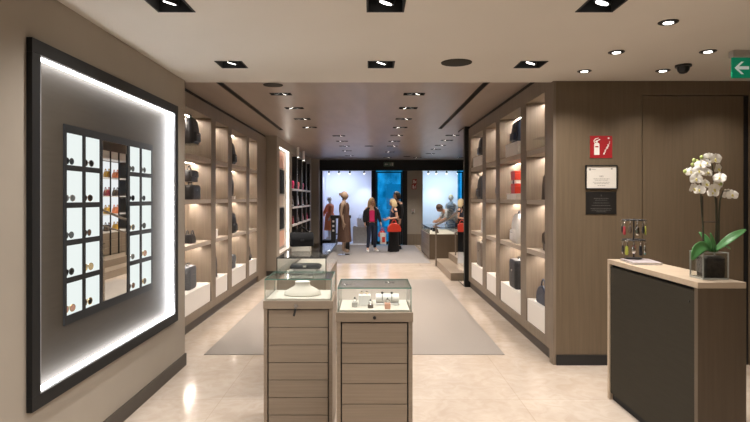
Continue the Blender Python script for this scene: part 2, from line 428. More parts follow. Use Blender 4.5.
# door with glass
d = structure('door_1.001', MB().ring_rect(DXL + .004, DXR - .004, .02, 2.535, .05, .05, .10, .05, -.02, .02).xform(Matrix(((0, 1, 0, 0), (1, 0, 0, YB), (0, 0, 1, 0), (0, 0, 0, 1)))), 'darkframe')
d.name = 'door_2'
g = build('door_glass', MB().box(DXL + .05, DXR - .05, YB - .004, YB + .004, .115, 2.49), 'doorglass', d)
h = build('door_handle', MB().tube([(DXL + .11, YB - .025, .85), (DXL + .11, YB - .065, .85), (DXL + .11, YB - .065, 1.35), (DXL + .11, YB - .025, 1.35)], .012), 'chrome', d, True)
# display windows: white boxes lit by their own row of small spots
def window_box(n, x0, x1, floorz):
    w = MB()
    w.box(x0, x1, YB + 1.35, YB + 1.40, 0, 2.62)
    w.box(x0 - .04, x0, YB + .05, YB + 1.40, 0, 2.62); w.box(x1, x1 + .04, YB + .05, YB + 1.40, 0, 2.62)
    w.box(x0, x1, YB + .05, YB + 1.40, 2.60, 2.66)
    w.box(x0, x1, YB + .05, YB + 1.40, -.05, floorz)
    return structure('window_%d' % n, w, 'win')
window_box(1, -1.66, .03, .02); window_box(2, 1.80, 3.66, .02)
structure('windowsill', MB().box(-1.66, -1.16, YB - .05, YB + .55, 0, .16), 'darkframe')

# ------------------------------------------------------------------ carpets in the floor
tag(build('carpet', MB().box(-1.72, 1.385, 5.78, 11.1, .0002, .006), 'carpet'), 'long grey beige carpet running down the middle of the marble floor between shelves', 'carpet')
tag(build('carpet', MB().box(-1.72, 1.50, 13.9, YB - .12, .0002, .006), 'mat'), 'pale carpet at the far shop door where the visitors stand', 'carpet')

# ------------------------------------------------------------------ street beyond the glass door
structure('street', MB().box(-14, 14, YB + 1.45, YB + 26, -.12, -.02), 'asphalt')
structure('street.001', MB().box(.03, 1.8, YB + .25, YB + 1.45, -.12, -.02), 'asphalt')
fc = thing('street_building', 'dark town building across the street seen blue through the glass door', 'building', (4, YB + 13, 0))
build('facade', MB().box(-8, 16, YB + 13, YB + 17, -.02, 5.6), 'street', fc)
for k in range(5):
    for q in range(2):
        x = -3.2 + k * 2.3; z = 1.0 + 2.4 * q
        wf = build('window', MB().box(x - .55, x + .55, YB + 12.95, YB + 13.0, z - .1, z + 1.5), 'street', fc)
        build('pane', MB().box(x - .47, x + .47, YB + 12.93, YB + 12.95, z - .02, z + 1.42), 'winpane', wf)
W = bpy.data.worlds.new('dusk'); SC.world = W; W.use_nodes = True
W.node_tree.nodes['Background'].inputs[0].default_value = (.004, .32, .70, 1); W.node_tree.nodes['Background'].inputs[1].default_value = 3.6

# ------------------------------------------------------------------ lamps
def square_spot(x, y, label):
    t = thing('recessed_spotlight', label, 'ceiling light', (x, y, ZC), 'square recessed spotlights in the cream ceiling')
    m = MB(); a, b, d = .11, .12, .13
    z0, z1 = ZC - .004, ZC + d
    m.box(x - a - .004, x - a + .008, y - b - .004, y + b + .004, z0, z1); m.box(x + a - .008, x + a + .004, y - b - .004, y + b + .004, z0, z1)
    m.box(x - a + .008, x + a - .008, y - b - .004, y - b + .008, z0, z1); m.box(x - a + .008, x + a - .008, y + b - .008, y + b + .004, z0, z1)
    m.box(x - a, x + a, y - b, y + b, z1 - .005, z1 + .01)
    build('housing', m, 'blackmatte', t)
    M_ = Matrix.Translation((x, y, ZC + .012)) @ Matrix.Rotation(.30, 4, 'Y') @ Matrix.Rotation(.18, 4, 'X')
    hd = build('lamp_head', MB().cyl((0, 0, 0), .050, .075, 20).xform(M_), 'black', t, True)
    build('lens', MB().cyl((0, 0, -.005), .036, .0045, 20).xform(M_), 'lamp', hd)
    light('spot', 'SPOT', (x, y, ZC - .020), 88, NEUT, None, spot_size=2.5, spot_blend=1.0, shadow_soft_size=.04)
    return t
nm = {(-1.18, 3.29): 'square recessed spotlight at the top edge over the framed eyewear wall', (.09, 3.29): 'square recessed spotlight in the nearer row, above the middle aisle',
      (1.36, 3.29): 'square recessed spotlight in the nearer row, towards the round downlights', (-1.18, 4.76): 'square recessed spotlight in the second row, beside the framed eyewear wall',
      (.09, 4.76): 'square recessed spotlight in the second row, over the middle aisle', (1.36, 4.76): 'square recessed spotlight between the round speaker grille and the bright small downlight'}
for p in SQ:
    if p in nm: square_spot(*p, nm[p])
    else:
        x, y = p; square_spot(x, y, 'square recessed spotlight in the cream ceiling, outside the picture overhead').name = 'recessed_spotlight'
def round_spot(x, y, label, mat='lamp', e=60):
    t = thing('round_downlight', label, 'ceiling light', (x, y, ZC), 'round downlights over the reception counter')
    m = MB().lathe([(.048, -.006), (.060, -.006), (.062, -.001), (.048, 0)], (x, y, ZC), 28); build('bezel', m, 'black', t, True)
    m = MB().lathe([(.034, -.004), (.047, -.010), (.047, -.001), (.034, -.001)], (x, y, ZC), 24); build('reflector', m, 'blackmatte', t, True)
    m = MB().cyl((x, y, ZC - .009), .030, .006, 20); build('lens', m, mat, t)
    light('downlight', 'SPOT', (x, y, ZC - .014), e, WARM, None, spot_size=2.1, spot_blend=1.0, shadow_soft_size=.04)
round_spot(1.92, 3.61, 'round black downlight nearest the top edge, above the counter')
round_spot(1.91, 4.35, 'round black downlight halfway between the top edge one and the wall')
round_spot(1.91, 5.00, 'brightest round downlight, above the fire extinguisher sign', 'lamp', 70)
round_spot(2.60, 4.98, 'round downlight close to the oak wall, above the concealed door edge')
round_spot(2.61, 4.33, 'round downlight beside the green exit sign')
round_spot(3.30, 4.98, 'round downlight hidden behind the exit sign, close to the oak door')
sp = thing('ceiling_speaker', 'round dark speaker grille in the cream ceiling', 'speaker', (.72, 4.69, ZC))
build('rim', MB().lathe([(.115, -.006), (.128, -.005), (.13, 0), (.115, 0)], (.72, 4.69, ZC), 36), 'bronze', sp, True)
build('grille', MB().cyl((.72, 4.69, ZC - .004), .115, .004, 36), 'bronze', sp)
dm = thing('ceiling_camera', 'small black dome camera on the ceiling near the exit sign', 'camera', (2.67, 4.78, ZC))
build('base', MB().cyl((2.67, 4.78, ZC - .018), .065, .018, 24), 'black', dm, True)
build('dome', MB().lathe([(.008, -.075), (.03, -.068), (.045, -.05), (.052, -.018)], (2.67, 4.78, ZC), 24), 'black', dm, True)
# rear slots with two adjustable heads each
wh = {0: 'left hand row', 1: 'middle row', 2: 'row over the staircase side'}
def slot_light(x, y, label, n):
    t = thing('slot_spotlight', label, 'ceiling light', (x, y, ZR), 'slot spotlights in the brown ceiling')
    m = MB(); a, b, z0, z1 = .13, .075, ZR - .004, ZR + .14
    m.box(x - a - .003, x - a + .006, y - b - .003, y + b + .003, z0, z1); m.box(x + a - .006, x + a + .003, y - b - .003, y + b + .003, z0, z1)
    m.box(x - a + .006, x + a - .006, y - b - .003, y - b + .006, z0, z1); m.box(x - a + .006, x + a - .006, y + b - .006, y + b + .003, z0, z1)
    m.box(x - a, x + a, y - b, y + b, z1 - .004, z1 + .006)
    build('housing', m, 'blackmatte', t)
    for sx in (-.055, .055):
        lit = (n % 2 == 0) == (sx > 0)
        M_ = Matrix.Translation((x + sx, y, ZR + .03)) @ Matrix.Rotation(.35 if sx > 0 else -.3, 4, 'Y') @ Matrix.Rotation(.3, 4, 'X')
        hd = build('lamp_head', MB().cyl((0, 0, -.03), .036, .07, 14).xform(M_), 'black', t, True)
        build('lens', MB().cyl((0, 0, -.034), .028, .004, 14).xform(M_), 'lamp' if lit else 'lampdim', hd)
    light('slot', 'SPOT', (x, y, ZR - .01), 150, WARM, None, spot_size=1.75, spot_blend=.8, shadow_soft_size=.05)
order = ['first', 'second', 'third', 'fourth', 'fifth', 'sixth', 'seventh', 'eighth', 'ninth']
for nrow, row in enumerate((ROWA, ROWB, ROWC)):
    for i, (x, y) in enumerate(row):
        slot_light(x, y, '%s slot spotlight from the cream ceiling in the %s' % (order[i], ['brown ceiling row nearest the left shelving', 'middle brown ceiling row', 'short brown ceiling row above the steps'][nrow]), i)
for (x0, x1, y0, y1), lb in zip(slots, ('long dark air slot in the brown ceiling beside the left shelving', 'long dark air slot in the brown ceiling beside the right shelving')):
    m = MB().box(x0 - .004, x0 + .006, y0 - .004, y1 + .004, ZR - .003, ZR + .1).box(x1 - .006, x1 + .004, y0 - .004, y1 + .004, ZR - .003, ZR + .1)
    m.box(x0 + .006, x1 - .006, y0 - .004, y0 + .006, ZR - .003, ZR + .1).box(x0 + .006, x1 - .006, y1 - .006, y1 + .004, ZR - .003, ZR + .1).box(x0, x1, y0, y1, ZR + .095, ZR + .105)
    tag(build('air_vent', m, 'skirt'), lb, 'vent')
for x, y, lb in ((-1.12, 6.44, 'round dark speaker in the brown ceiling before the first slot spotlight'), (-.04, 14.0, 'small round speaker in the far brown ceiling between two spotlight rows'), (1.14, 17.5, 'small round speaker in the brown ceiling close to the dark shop front beam')):
    s_ = thing('ceiling_speaker', lb, 'speaker', (x, y, ZR))
    build('rim', MB().lathe([(.10, -.006), (.112, -.005), (.114, 0), (.10, 0)], (x, y, ZR), 28), 'bronze', s_, True)
    build('grille', MB().cyl((x, y, ZR - .004), .10, .004, 28), 'bronze', s_)
# ------------------------------------------------------------------ framed eyewear showcase on the left wall
ew = thing('eyewear_showcase', 'large charcoal framed showcase with glowing edges set in the beige left wall', 'display case', (XL, (FY0 + FY1) / 2, FZ0))
build('frame', MB().ring_rect(FY0, FY1, FZ0, FZ1, .075, .075, .075, .075, XL + .0005, -1.768), 'darkframe', ew, bevel=.002)
RX = -1.835                                   # recess back
CX = -1.905
M__ = MB().ring_rect(OY0 - .0195, OY1 + .0195, OZ0 - .0195, OZ1 + .0195, 3.343 - OY0 + .0195, OY1 + .0195 - 4.702, .853 - OZ0 + .0195, OZ1 + .0195 - 2.066, RX - .012, RX)
build('back_panel', M__, 'recess', ew)
rv = build('reveal', MB().ring_rect(OY0, OY1, OZ0, OZ1, .006, .006, .006, .006, RX + .0505, -1.7685), 'revealgrey', ew)
build('led_strip', MB().ring_rect(OY0, OY1, OZ0, OZ1, .007, .007, .007, .007, RX, RX + .050), 'led', rv)
GY0, GY1, GZ0, GZ1, GX = 3.345, 4.70, .855, 2.064, -1.828
cols = [(3.372, 3.557), (3.596, 3.784), (4.257, 4.441), (4.480, 4.676)]
mir = (3.825, 4.220)
rows = []; zz = GZ0 + .055; ch = (GZ1 - GZ0 - .055 - .05 - 4 * .034) / 5
for r in range(5): rows.append((zz, zz + ch)); zz += ch + .034
m = MB()
edges = [GY0] + [e for c in (cols[0], cols[1], mir, cols[2], cols[3]) for e in c] + [GY1]
for i in range(0, len(edges), 2): m.box(CX, GX, edges[i], edges[i + 1], GZ0, GZ1)
for c in cols:
    zs = [GZ0] + [e for r in rows for e in r] + [GZ1]
    for i in range(0, len(zs), 2): m.box(CX, GX, c[0], c[1], zs[i], zs[i + 1])
m.box(CX, GX, mir[0], mir[1], GZ0, rows[0][0]); m.box(CX, GX, mir[0], mir[1], rows[4][1], GZ1)
grid = build('shelf_grid', m, 'darkframe', ew)
for c in cols:
    for r in rows:
        build('backlight', MB().box(CX + .001, CX + .012, c[0] - .001, c[1] + .001, r[0] - .001, r[1] + .001), 'lit', grid)
        build('cell_lining', MB().ring_rect(c[0], c[1], r[0], r[1], .003, .003, .003, .003, CX + .013, GX - .004), 'lit', grid)  # sides glow by themselves, imitating backlight spread through the cell
build('mirror', MB().box(CX + .05, GX - .005, mir[0], mir[1], rows[0][0], rows[4][1]), 'mirror', ew)
# sunglasses, one pair in each cell
def sunglasses(loc, rz, lens, fr, label, big=1.0):
    t = thing('sunglasses', label, 'sunglasses', (0, 0, 0), 'sunglasses in the lit cells of the showcase')
    k = big
    fm = MB()
    for s_ in (-1, 1):
        pts = [(0, s_ * .034 * k + .027 * k * math.cos(a) * (1 + .08 * math.sin(a)), .024 * k + .023 * k * math.sin(a)) for a in [2 * PI * i / 20 for i in range(20)]]
        fm.loop_tube(pts, .0028, 6)
    fm.tube([(0, -.009 * k, .030 * k), (.003, 0, .033 * k), (0, .009 * k, .030 * k)], .0025, 6)
    build('frame', fm, fr, t, True)
    for s_ in (-1, 1):
        lm = MB(); n = 20
        lm.add([(0.0015 * q, s_ * .034 * k + .0255 * k * math.cos(a) * (1 + .08 * math.sin(a)), .024 * k + .0215 * k * math.sin(a)) for q in (-1, 1) for a in [2 * PI * i / n for i in range(n)]],
               [tuple(range(n)), tuple(range(n, 2 * n))[::-1]] + [(i, n + i, n + (i + 1) % n, (i + 1) % n) for i in range(n)])
        build('lens', lm, lens, t)
        build('temple', MB().tube([(0, s_ * .062 * k, .034 * k), (-.02, s_ * .061 * k, .034 * k), (-.030, s_ * .050 * k, .031 * k), (-.030, s_ * -.01 * k, .026 * k)], .0024, 6), fr, t, True)
    t.location = loc; t.rotation_euler = (0, 0, rz)
    return t
MT['lensblack'] = plain('dark lens', (.008, .009, .010), .08)
MT['lensgrey'] = plain('smoky lens', (.10, .11, .11), .1)
MT['lensgold'] = plain('golden lens', (.42, .33, .18), .12)
MT['lenspink'] = plain('rosy lens', (.40, .24, .19), .12)
MT['lensbrown'] = plain('brown lens', (.09, .05, .03), .1)
MT['tortoise'] = noisy('tortoiseshell', (.03, .014, .006), (.20, .09, .03), (1, 1, 1), 90, 2, .25)
GL = {('c0', 4): ('lensblack', 'black'), ('c0', 3): ('lensgrey', 'chrome'), ('c0', 2): ('lensgrey', 'black'), ('c0', 1): ('lensblack', 'black'), ('c0', 0): ('lenspink', 'gold'),
      ('c1', 4): ('lensblack', 'chrome'), ('c1', 3): ('lensblack', 'tortoise'), ('c1', 2): ('lensbrown', 'black'), ('c1', 1): ('lensgold', 'gold'), ('c1', 0): ('lensblack', 'gold'),
      ('c2', 4): ('lensgrey', 'black'), ('c2', 3): ('lensblack', 'black'), ('c2', 2): ('lensgrey', 'gold'), ('c2', 1): ('lensgrey', 'chrome'), ('c2', 0): ('lensbrown', 'chrome'),
      ('c3', 4): ('lensgrey', 'chrome'), ('c3', 3): ('lensblack', 'black'), ('c3', 2): ('lensgrey', 'black'), ('c3', 1): ('lenspink', 'gold'), ('c3', 0): ('lensgrey', 'gold')}
cn = {'lensblack': 'dark', 'lensgrey': 'smoky', 'lensgold': 'golden', 'lenspink': 'rosy', 'lensbrown': 'brown'}
fn = {'black': 'black', 'chrome': 'silver', 'gold': 'gold', 'tortoise': 'tortoiseshell'}
rown = ['bottom', 'fourth', 'middle', 'second', 'top']
coln = ['outer column towards the camera', 'column just before the mirror', 'column just past the mirror', 'outer column towards the shelving']
for ci in range(4):
    for ri in range(5):
        le, fr = GL['c%d' % ci, ri]
        c, r = cols[ci], rows[ri]
        sunglasses((GX - .026, c[0] + .075 + random.uniform(-.008, .012), r[0] + .0062), random.uniform(-.16, .06), le, fr,
                   '%s lensed %s sunglasses in the %s row, %s' % (cn[le], fn[fr], rown[ri], coln[ci]), random.uniform(.82, .98))

# ------------------------------------------------------------------ built-in shelving units
SH = [(2.09, 2.15), (1.55, 1.60), (.995, 1.05)]
ZTOP, ZBOT = 2.70, .22
def bay_unit(side, y0, y1, d0, d1, label, group):
    """y0..y1 opening, d0/d1 widths of the stiles in front of and behind the opening; side -1 = left, +1 = right"""
    xf = -2.165 if side < 0 else 1.78
    X = lambda d: xf + side * d           # d = depth behind the face
    t = thing('shelving_unit', label, 'shelving', (xf, (y0 + y1) / 2, 0), group)
    m = MB(); e = .0006
    m.box(X(0), X(.385), y0 - d0 + e, y0, .12, 2.87); m.box(X(0), X(.385), y1, y1 + d1 - e, .12, 2.87)
    m.box(X(0), X(.385), y0, y1, ZTOP, 2.87); m.box(X(0), X(.385), y0, y1, .12, ZBOT)
    build('carcass', m, 'oak', t)
    build('plinth_board', MB().box(X(.03), X(.36), y0 - d0 + e, y1 + d1 - e, 0, .118), 'skirt', t)
    build('back_panel', MB().box(X(.37), X(.384), y0 + .0005, y1 - .0005, ZBOT, ZTOP), 'oakin', t)
    for z0, z1 in SH:
        sh = build('shelf', MB().box(X(.005), X(.369), y0 + .001, y1 - .001, z0, z1), 'oakin', t)
        build('lip', MB().box(X(.205), X(.212), y0 + .002, y1 - .002, z0 - .011, z0 - .0003), 'oakin', sh)
        build('led_strip', MB().box(X(.222), X(.236), y0 + .02, y1 - .02, z0 - .009, z0 - .0003), 'ledshelf', sh)
    build('lip', MB().box(X(.205), X(.212), y0 + .002, y1 - .002, ZTOP - .011, ZTOP - .0003), 'oakin', t)
    build('led_strip', MB().box(X(.222), X(.236), y0 + .02, y1 - .02, ZTOP - .009, ZTOP - .0003), 'ledshelf', t)
    build('white_plinth', MB().box(X(.012), X(.365), y0 + .004, y1 - .004, ZBOT + .0005, .475), 'whitegloss', t, bevel=.003)
    return t
LB = [(6.53, 7.61), (7.84, 8.52), (8.75, 9.78), (10.0, 10.69)]
RB = [(5.72, 6.40), (6.64, 7.71), (7.95, 8.64), (8.90, 9.94)]
gL, gR = 'built in shelving along the left wall', 'built in shelving along the right wall'
bay_unit(-1, *LB[0], .10, .115, 'wide oak shelving unit on the left nearest the framed eyewear wall', gL)
bay_unit(-1, *LB[1], .115, .115, 'narrow oak shelving unit on the left, second from the framed eyewear wall', gL)
bay_unit(-1, *LB[2], .115, .11, 'wide oak shelving unit on the left with a black backpack on its top shelf', gL)
bay_unit(-1, *LB[3], .11, .13, 'narrow oak shelving unit on the left beside the pier with the lit niche', gL)
bay_unit(1, *RB[0], .17, .12, 'narrow oak shelving unit on the right next to the fire extinguisher sign wall', gR)
bay_unit(1, *RB[1], .12, .12, 'wide oak shelving unit on the right holding the red and white boxes', gR)
bay_unit(1, *RB[2], .12, .13, 'narrow oak shelving unit on the right, second from the mirrored pier', gR)
bay_unit(1, *RB[3], .13, .21, 'wide oak shelving unit on the right beside the mirrored pier', gR)
structure('trim_9', MB().box(1.80, 2.17, YW + .121, 5.545, 0, 2.87), 'oak')
structure('trim_10', MB().box(1.772, 1.80, YW, 5.5455, .0, 2.87), 'oak')
structure('trim_11', MB().box(1.80, 2.17, YW + .121, 10.15, 2.875, ZR), 'blackmatte')  # black strip stands in for the shadow between shelving and ceiling
structure('trim_12', MB().box(-2.58, -2.19, YW, 11.65, 2.875, ZR), 'blackmatte')  # same painted shadow above the left shelving

# ------------------------------------------------------------------ niche with printed panels, left pier
nd = thing('niche_display', 'white lit niche with stacked salmon, black and sand printed panels in the left pier', 'display', (-1.95, 12.75, NZ0))
build('lining', MB().ring_rect(NY0 + .001, NY1 - .001, NZ0 + .001, NZ1 - .001, .012, .012, .012, .012, -2.078, -1.952), 'white', nd)
m = MB().box(-2.0, -1.985, NY0 + .016, NY0 + .028, NZ0 + .03, NZ1 - .03).box(-2.0, -1.985, NY1 - .028, NY1 - .016, NZ0 + .03, NZ1 - .03)
m.box(-2.0, -1.985, NY0 + .03, NY1 - .03, NZ1 - .028, NZ1 - .016)
build('led_strip', m, 'ledniche', nd)
for z0, z1, mm in ((2.31, 2.69, 'salmon'), (1.72, 2.27, 'panelblack'), (1.42, 1.68, 'sand'), (.90, 1.39, 'panelblack'), (.50, .86, 'salmon')):
    build('panel', MB().box(-2.079, -2.062, NY0 + .12, NY1 - .10, z0, z1), mm, nd)

# ------------------------------------------------------------------ black shelving with white shelves, far left
BC = [13.95, 15.0, 16.05, 17.1, 18.15]
bl = ['nearest the lit niche', 'second from the lit niche', 'third from the lit niche', 'farthest down, next to the shop front']
BSZ = [1.86, 1.40, .95, .55]
for i in range(4):
    y0, y1 = BC[i], BC[i + 1] - .02
    t = thing('wall_rack', 'tall black wall rack with white shelves, ' + bl[i], 'rack', (-1.97, (y0 + y1) / 2, 0), 'black wall racks along the far left')
    build('back_panel', MB().box(-2.30, -2.28, y0, y1, .05, 2.72), 'panelblack', t)
    build('side_panel', MB().box(-2.28, -1.97, y0, y0 + .05, 0, 2.72), 'black', t)
    build('side_panel', MB().box(-2.28, -1.97, y1 - .05, y1, 0, 2.72), 'black', t)
    for z in BSZ: build('shelf', MB().box(-2.279, -1.94, y0 + .051, y1 - .051, z - .05, z), 'whitegloss', t, bevel=.004)
    build('post', MB().tube([(-1.955, y1 - .025, 0), (-1.955, y1 - .025, 2.72)], .012, 10), 'chrome', t, True)
    build('base', MB().box(-2.279, -1.97, y0 + .051, y1 - .051, 0, .12), 'black', t)
structure('wall_left.004', MB().box(-2.6, -2.31, 13.9, 18.35, 0, ZR), 'plaster')
structure('trim_13', MB().box(-2.31, -1.96, 13.9, 18.35, 2.73, ZR), 'plaster')
for y, lb in ((14.3, 'white tube shaped ceiling lamp near the lit niche'), (15.5, 'white tube shaped ceiling lamp over the black wall racks')):
    t = thing('ceiling_tube_lamp', lb, 'ceiling light', (-1.85, y, ZR))
    build('body', MB().cyl((-1.85, y, 2.66), .032, .258, 18), 'whitegloss', t, True)
    build('lens', MB().cyl((-1.85, y, 2.655), .024, .004, 16), 'lamp', t)
    light('tube', 'SPOT', (-1.85, y, 2.645), 40, WARM, (-2.2, y + .3, .8), spot_size=1.6, spot_blend=.7, shadow_soft_size=.03)

# ------------------------------------------------------------------ front vitrines on drawer pedestals
def vitrine(name, label, x0, x1, y0, y1, zw, zg, nd, lockfn):
    t = thing(name, label, 'display case', ((x0 + x1) / 2, (y0 + y1) / 2, 0))
    s_ = .024
    build('side_panel', MB().box(x0, x0 + s_, y0 + .004, y1, 0, zw - .058), 'oakh', t)
    build('side_panel', MB().box(x1 - s_, x1, y0 + .004, y1, 0, zw - .058), 'oakh', t)
    build('rim', MB().box(x0 - .004, x1 + .004, y0, y1 + .004, zw - .057, zw), 'oakh', t, bevel=.002)
    build('back_panel', MB().box(x0 + s_ + .0005, x1 - s_ - .0005, y1 - .02, y1 - .002, 0, zw - .058), 'oakh', t)
    build('interior', MB().box(x0 + s_ + .0005, x1 - s_ - .0005, y0 + .05, y1 - .021, .0, zw - .058), 'blackmatte', t)
    h = (zw - .066) / nd
    for k in range(nd):
        build('drawer', MB().box(x0 + s_ + .008, x1 - s_ - .008, y0 + .012, y0 + .049, k * h + .004, (k + 1) * h - .0005), 'oakh', t, bevel=.0012)
    build('display_pad', MB().box(x0 + .018, x1 - .018, y0 + .018, y1 - .018, zw + .0003, zw + .012), 'cream', t)
    gx0, gx1, gy0, gy1, th = x0 + .008, x1 - .008, y0 + .008, y1 - .008, .006
    g = MB()
    g.box(gx0, gx1, gy0, gy0 + th, zw + .0003, zg - th); g.box(gx0, gx1, gy1 - th, gy1, zw + .0003, zg - th)
    g.box(gx0, gx0 + th, gy0 + th, gy1 - th, zw + .0003, zg - th); g.box(gx1 - th, gx1, gy0 + th, gy1 - th, zw + .0003, zg - th)
    g.box(gx0, gx1, gy0, gy1, zg - th + .0002, zg)
    gl = build('glass_case', g, 'glass', t)
    e = MB(); q = .0022
    for z in (zg - q, ):
        e.box(gx0 - q, gx1 + q, gy0 - q, gy0 + q, z - q * 2, z + q); e.box(gx0 - q, gx1 + q, gy1 - q, gy1 + q, z - q * 2, z + q)
        e.box(gx0 - q, gx0 + q, gy0 + q, gy1 - q, z - q * 2, z + q); e.box(gx1 - q, gx1 + q, gy0 + q, gy1 - q, z - q * 2, z + q)
    for x in (gx0, gx1):
        for y in (gy0, gy1): e.box(x - q * .7, x + q * .7, y - q * .7, y + q * .7, zw + .001, zg - q * 3)
    build('glass_edge', e, 'glassedge', gl)
    lx = (x0 + x1) / 2 + lockfn
    build('lock', MB().cyl((lx, y0 - .007, zw - .030), .010, .0075, 18, 'y'), 'chrome' if lockfn else 'black', t, True)
    return t
V1 = (-.735, -.262, 3.85, 4.26, .912, 1.062)
V2 = (-.205, .254, 3.38, 3.76, .928, 1.078)
vitrine('jewellery_vitrine', 'glass topped oak drawer pedestal with a white necklace bust inside', *V1, 7, -.018)
vitrine('jewellery_vitrine', 'glass topped oak drawer pedestal with rings and a bracelet inside, nearest the camera', *V2, 7, 0)
# key left in the lock of the first pedestal
k = thing('key', 'small key with a dark tag hanging from the lock of the necklace pedestal', 'key', (-.509, 3.842, .88))
build('blade', MB().cyl((-.509, 3.828, .882), .0025, .016, 8, 'y'), 'chrome', k, True)
build('bow', MB().cyl((-.509, 3.818, .882), .013, .004, 16, 'y'), 'chrome', k, True)
build('tag', MB().box(-.518, -.503, 3.8185, 3.8225, .812, .866).xform(Matrix.Translation((-.51, 3.82, .866)) @ Matrix.Rotation(.25, 4, 'Y') @ Matrix.Translation((.51, -3.82, -.866))), 'black', k, bevel=.001)
# necklace bust
bt = thing('necklace_bust', 'low white linen necklace bust in the left glass pedestal', 'bust', (-.49, 4.04, V1[4] + .012))
m = MB()
secs = [(.0, .255, .19, .09), (.005, .268, .20, .098), (.018, .262, .185, .09), (.036, .215, .145, .07), (.050, .165, .115, .055), (.060, .128, .095, .046), (.068, .110, .085, .041), (.084, .104, .080, .039), (.092, .112, .086, .042)]
m.loft([(z, d, w_, r) + tuple(x) for z, w_, d, r, *x in secs], None, (-.49, 4.04, V1[4] + .0125))
build('bust', m, 'cream', bt, True)
z = V1[4] + .1050
build('neck_plate', MB().lathe([(.050, 0), (.053, .002), (.050, .004)], (-.49, 4.04, z - .0003), 24, 1, .8), 'white', bt, True)
# jewellery in the second pedestal
zp = V2[4] + .0122
def ring_box(x, y, w, h, mt, lb, top=True):
    t = thing('ring_stand', lb, 'jewellery stand', (x, y, zp))
    build('block', MB().box(x - w / 2, x + w / 2, y - w / 2, y + w / 2, zp, zp + h), mt, t, bevel=.002)
    pts = [(x + .011 * math.cos(a), y, zp + h + .011 + .011 * math.sin(a)) for a in [2 * PI * i / 20 for i in range(20)]]
    r_ = build('ring', MB().loop_tube(pts, .002, 8), 'chrome', t, True)
    build('stone', MB().ell((x, y, zp + h + .026), (.005, .005, .005), 10, 6), 'black', r_, True)
ring_box(-.098, 3.50, .034, .030, 'blockgrey', 'small grey ring stand at the left of the nearest pedestal')
ring_box(.000, 3.47, .034, .022, 'taupeleather', 'tiny brown ring stand in the middle of the nearest pedestal')
ring_box(.105, 3.45, .036, .034, 'salmon', 'small salmon pink ring stand at the right of the nearest pedestal')
t = thing('earring_block', 'white block with two earrings on top in the nearest pedestal', 'jewellery stand', (-.038, 3.56, zp))
build('block', MB().box(-.075, 0, 3.53, 3.59, zp, zp + .066), 'white', t, bevel=.002)
for x in (-.055, -.022):
    e_ = build('earring', MB().loop_tube([(x + .008 * math.cos(a), 3.56, zp + .075 + .008 * math.sin(a)) for a in [2 * PI * i / 16 for i in range(16)]], .0018, 8), 'gold', t, True)
    build('stud', MB().ell((x, 3.556, zp + .086), (.004, .004, .004), 10, 6), 'black', e_, True)
t = thing('bracelet_stand', 'white bracelet roll with a chain and charms in the nearest pedestal', 'jewellery stand', (.10, 3.58, zp))
build('base', MB().box(.03, .185, 3.55, 3.61, zp, zp + .012), 'white', t, bevel=.002)
build('roll', MB().cyl((.035, 3.58, zp + .040), .028, .145, 24, 'x'), 'white', t, True)
for x in (.075, .135):
    br_ = build('chain', MB().loop_tube([(x, 3.58 + .0315 * math.cos(a), zp + .040 + .0315 * math.sin(a)) for a in [2 * PI * i / 28 for i in range(28)]], .0026, 8), 'chrome', t, True)
    build('charm', MB().ell((x, 3.58 - .012, zp + .076), (.008, .006, .007), 10, 7), 'black', br_, True)
# long counter behind: plank sides, glass box
C3 = (-.772, -.367, 4.62, 6.10, .945, 1.128)
x0, x1, y0, y1, zw, zg = C3
t = thing('glass_counter', 'long plank sided glass topped counter with a black handbag standing on it', 'display case', ((x0 + x1) / 2, (y0 + y1) / 2, 0))
h = (zw - .062) / 5
for i in range(5):
    build('side_board', MB().box(x1 - .02, x1, y0, y1, .06 + i * h + .003, .06 + (i + 1) * h), 'oakh', t, bevel=.001)
    build('side_board', MB().box(x0, x0 + .02, y0, y1, .06 + i * h + .003, .06 + (i + 1) * h), 'oakh', t, bevel=.001)
    build('end_board', MB().box(x0 + .0205, x1 - .0205, y0, y0 + .02, .06 + i * h + .003, .06 + (i + 1) * h), 'oakh', t, bevel=.001)
build('core', MB().box(x0 + .021, x1 - .021, y0 + .021, y1, .0065, zw - .001), 'blackmatte', t)
build('deck', MB().box(x0 + .0205, x1 - .0205, y0 + .0205, y1 - .001, zw - .0005, zw + .012), 'cream', t)
g = MB(); th = .006
g.box(x0, x1, y0, y0 + th, zw + .0005, zg - th); g.box(x0, x1, y1 - th, y1, zw + .0005, zg - th)
g.box(x0, x0 + th, y0 + th, y1 - th, zw + .0005, zg - th); g.box(x1 - th, x1, y0 + th, y1 - th, zw + .0005, zg - th); g.box(x0, x1, y0, y1, zg - th + .0002, zg)
gl = build('glass_case', g, 'glass', t)
e = MB(); q = .003
e.box(x0 - q, x1 + q, y0 - q, y0 + q, zg - 2 * q, zg + .0005); e.box(x0 - q, x0 + q, y0 + q, y1, zg - 2 * q, zg + .0005); e.box(x1 - q, x1 + q, y0 + q, y1, zg - 2 * q, zg + .0005)
e.box(x0 - q, x0 + q, y0 - q, y0 + q, zw, zg - 2 * q); e.box(x1 - q, x1 + q, y0 - q, y0 + q, zw, zg - 2 * q)
build('glass_edge', e, 'darkframe', gl)
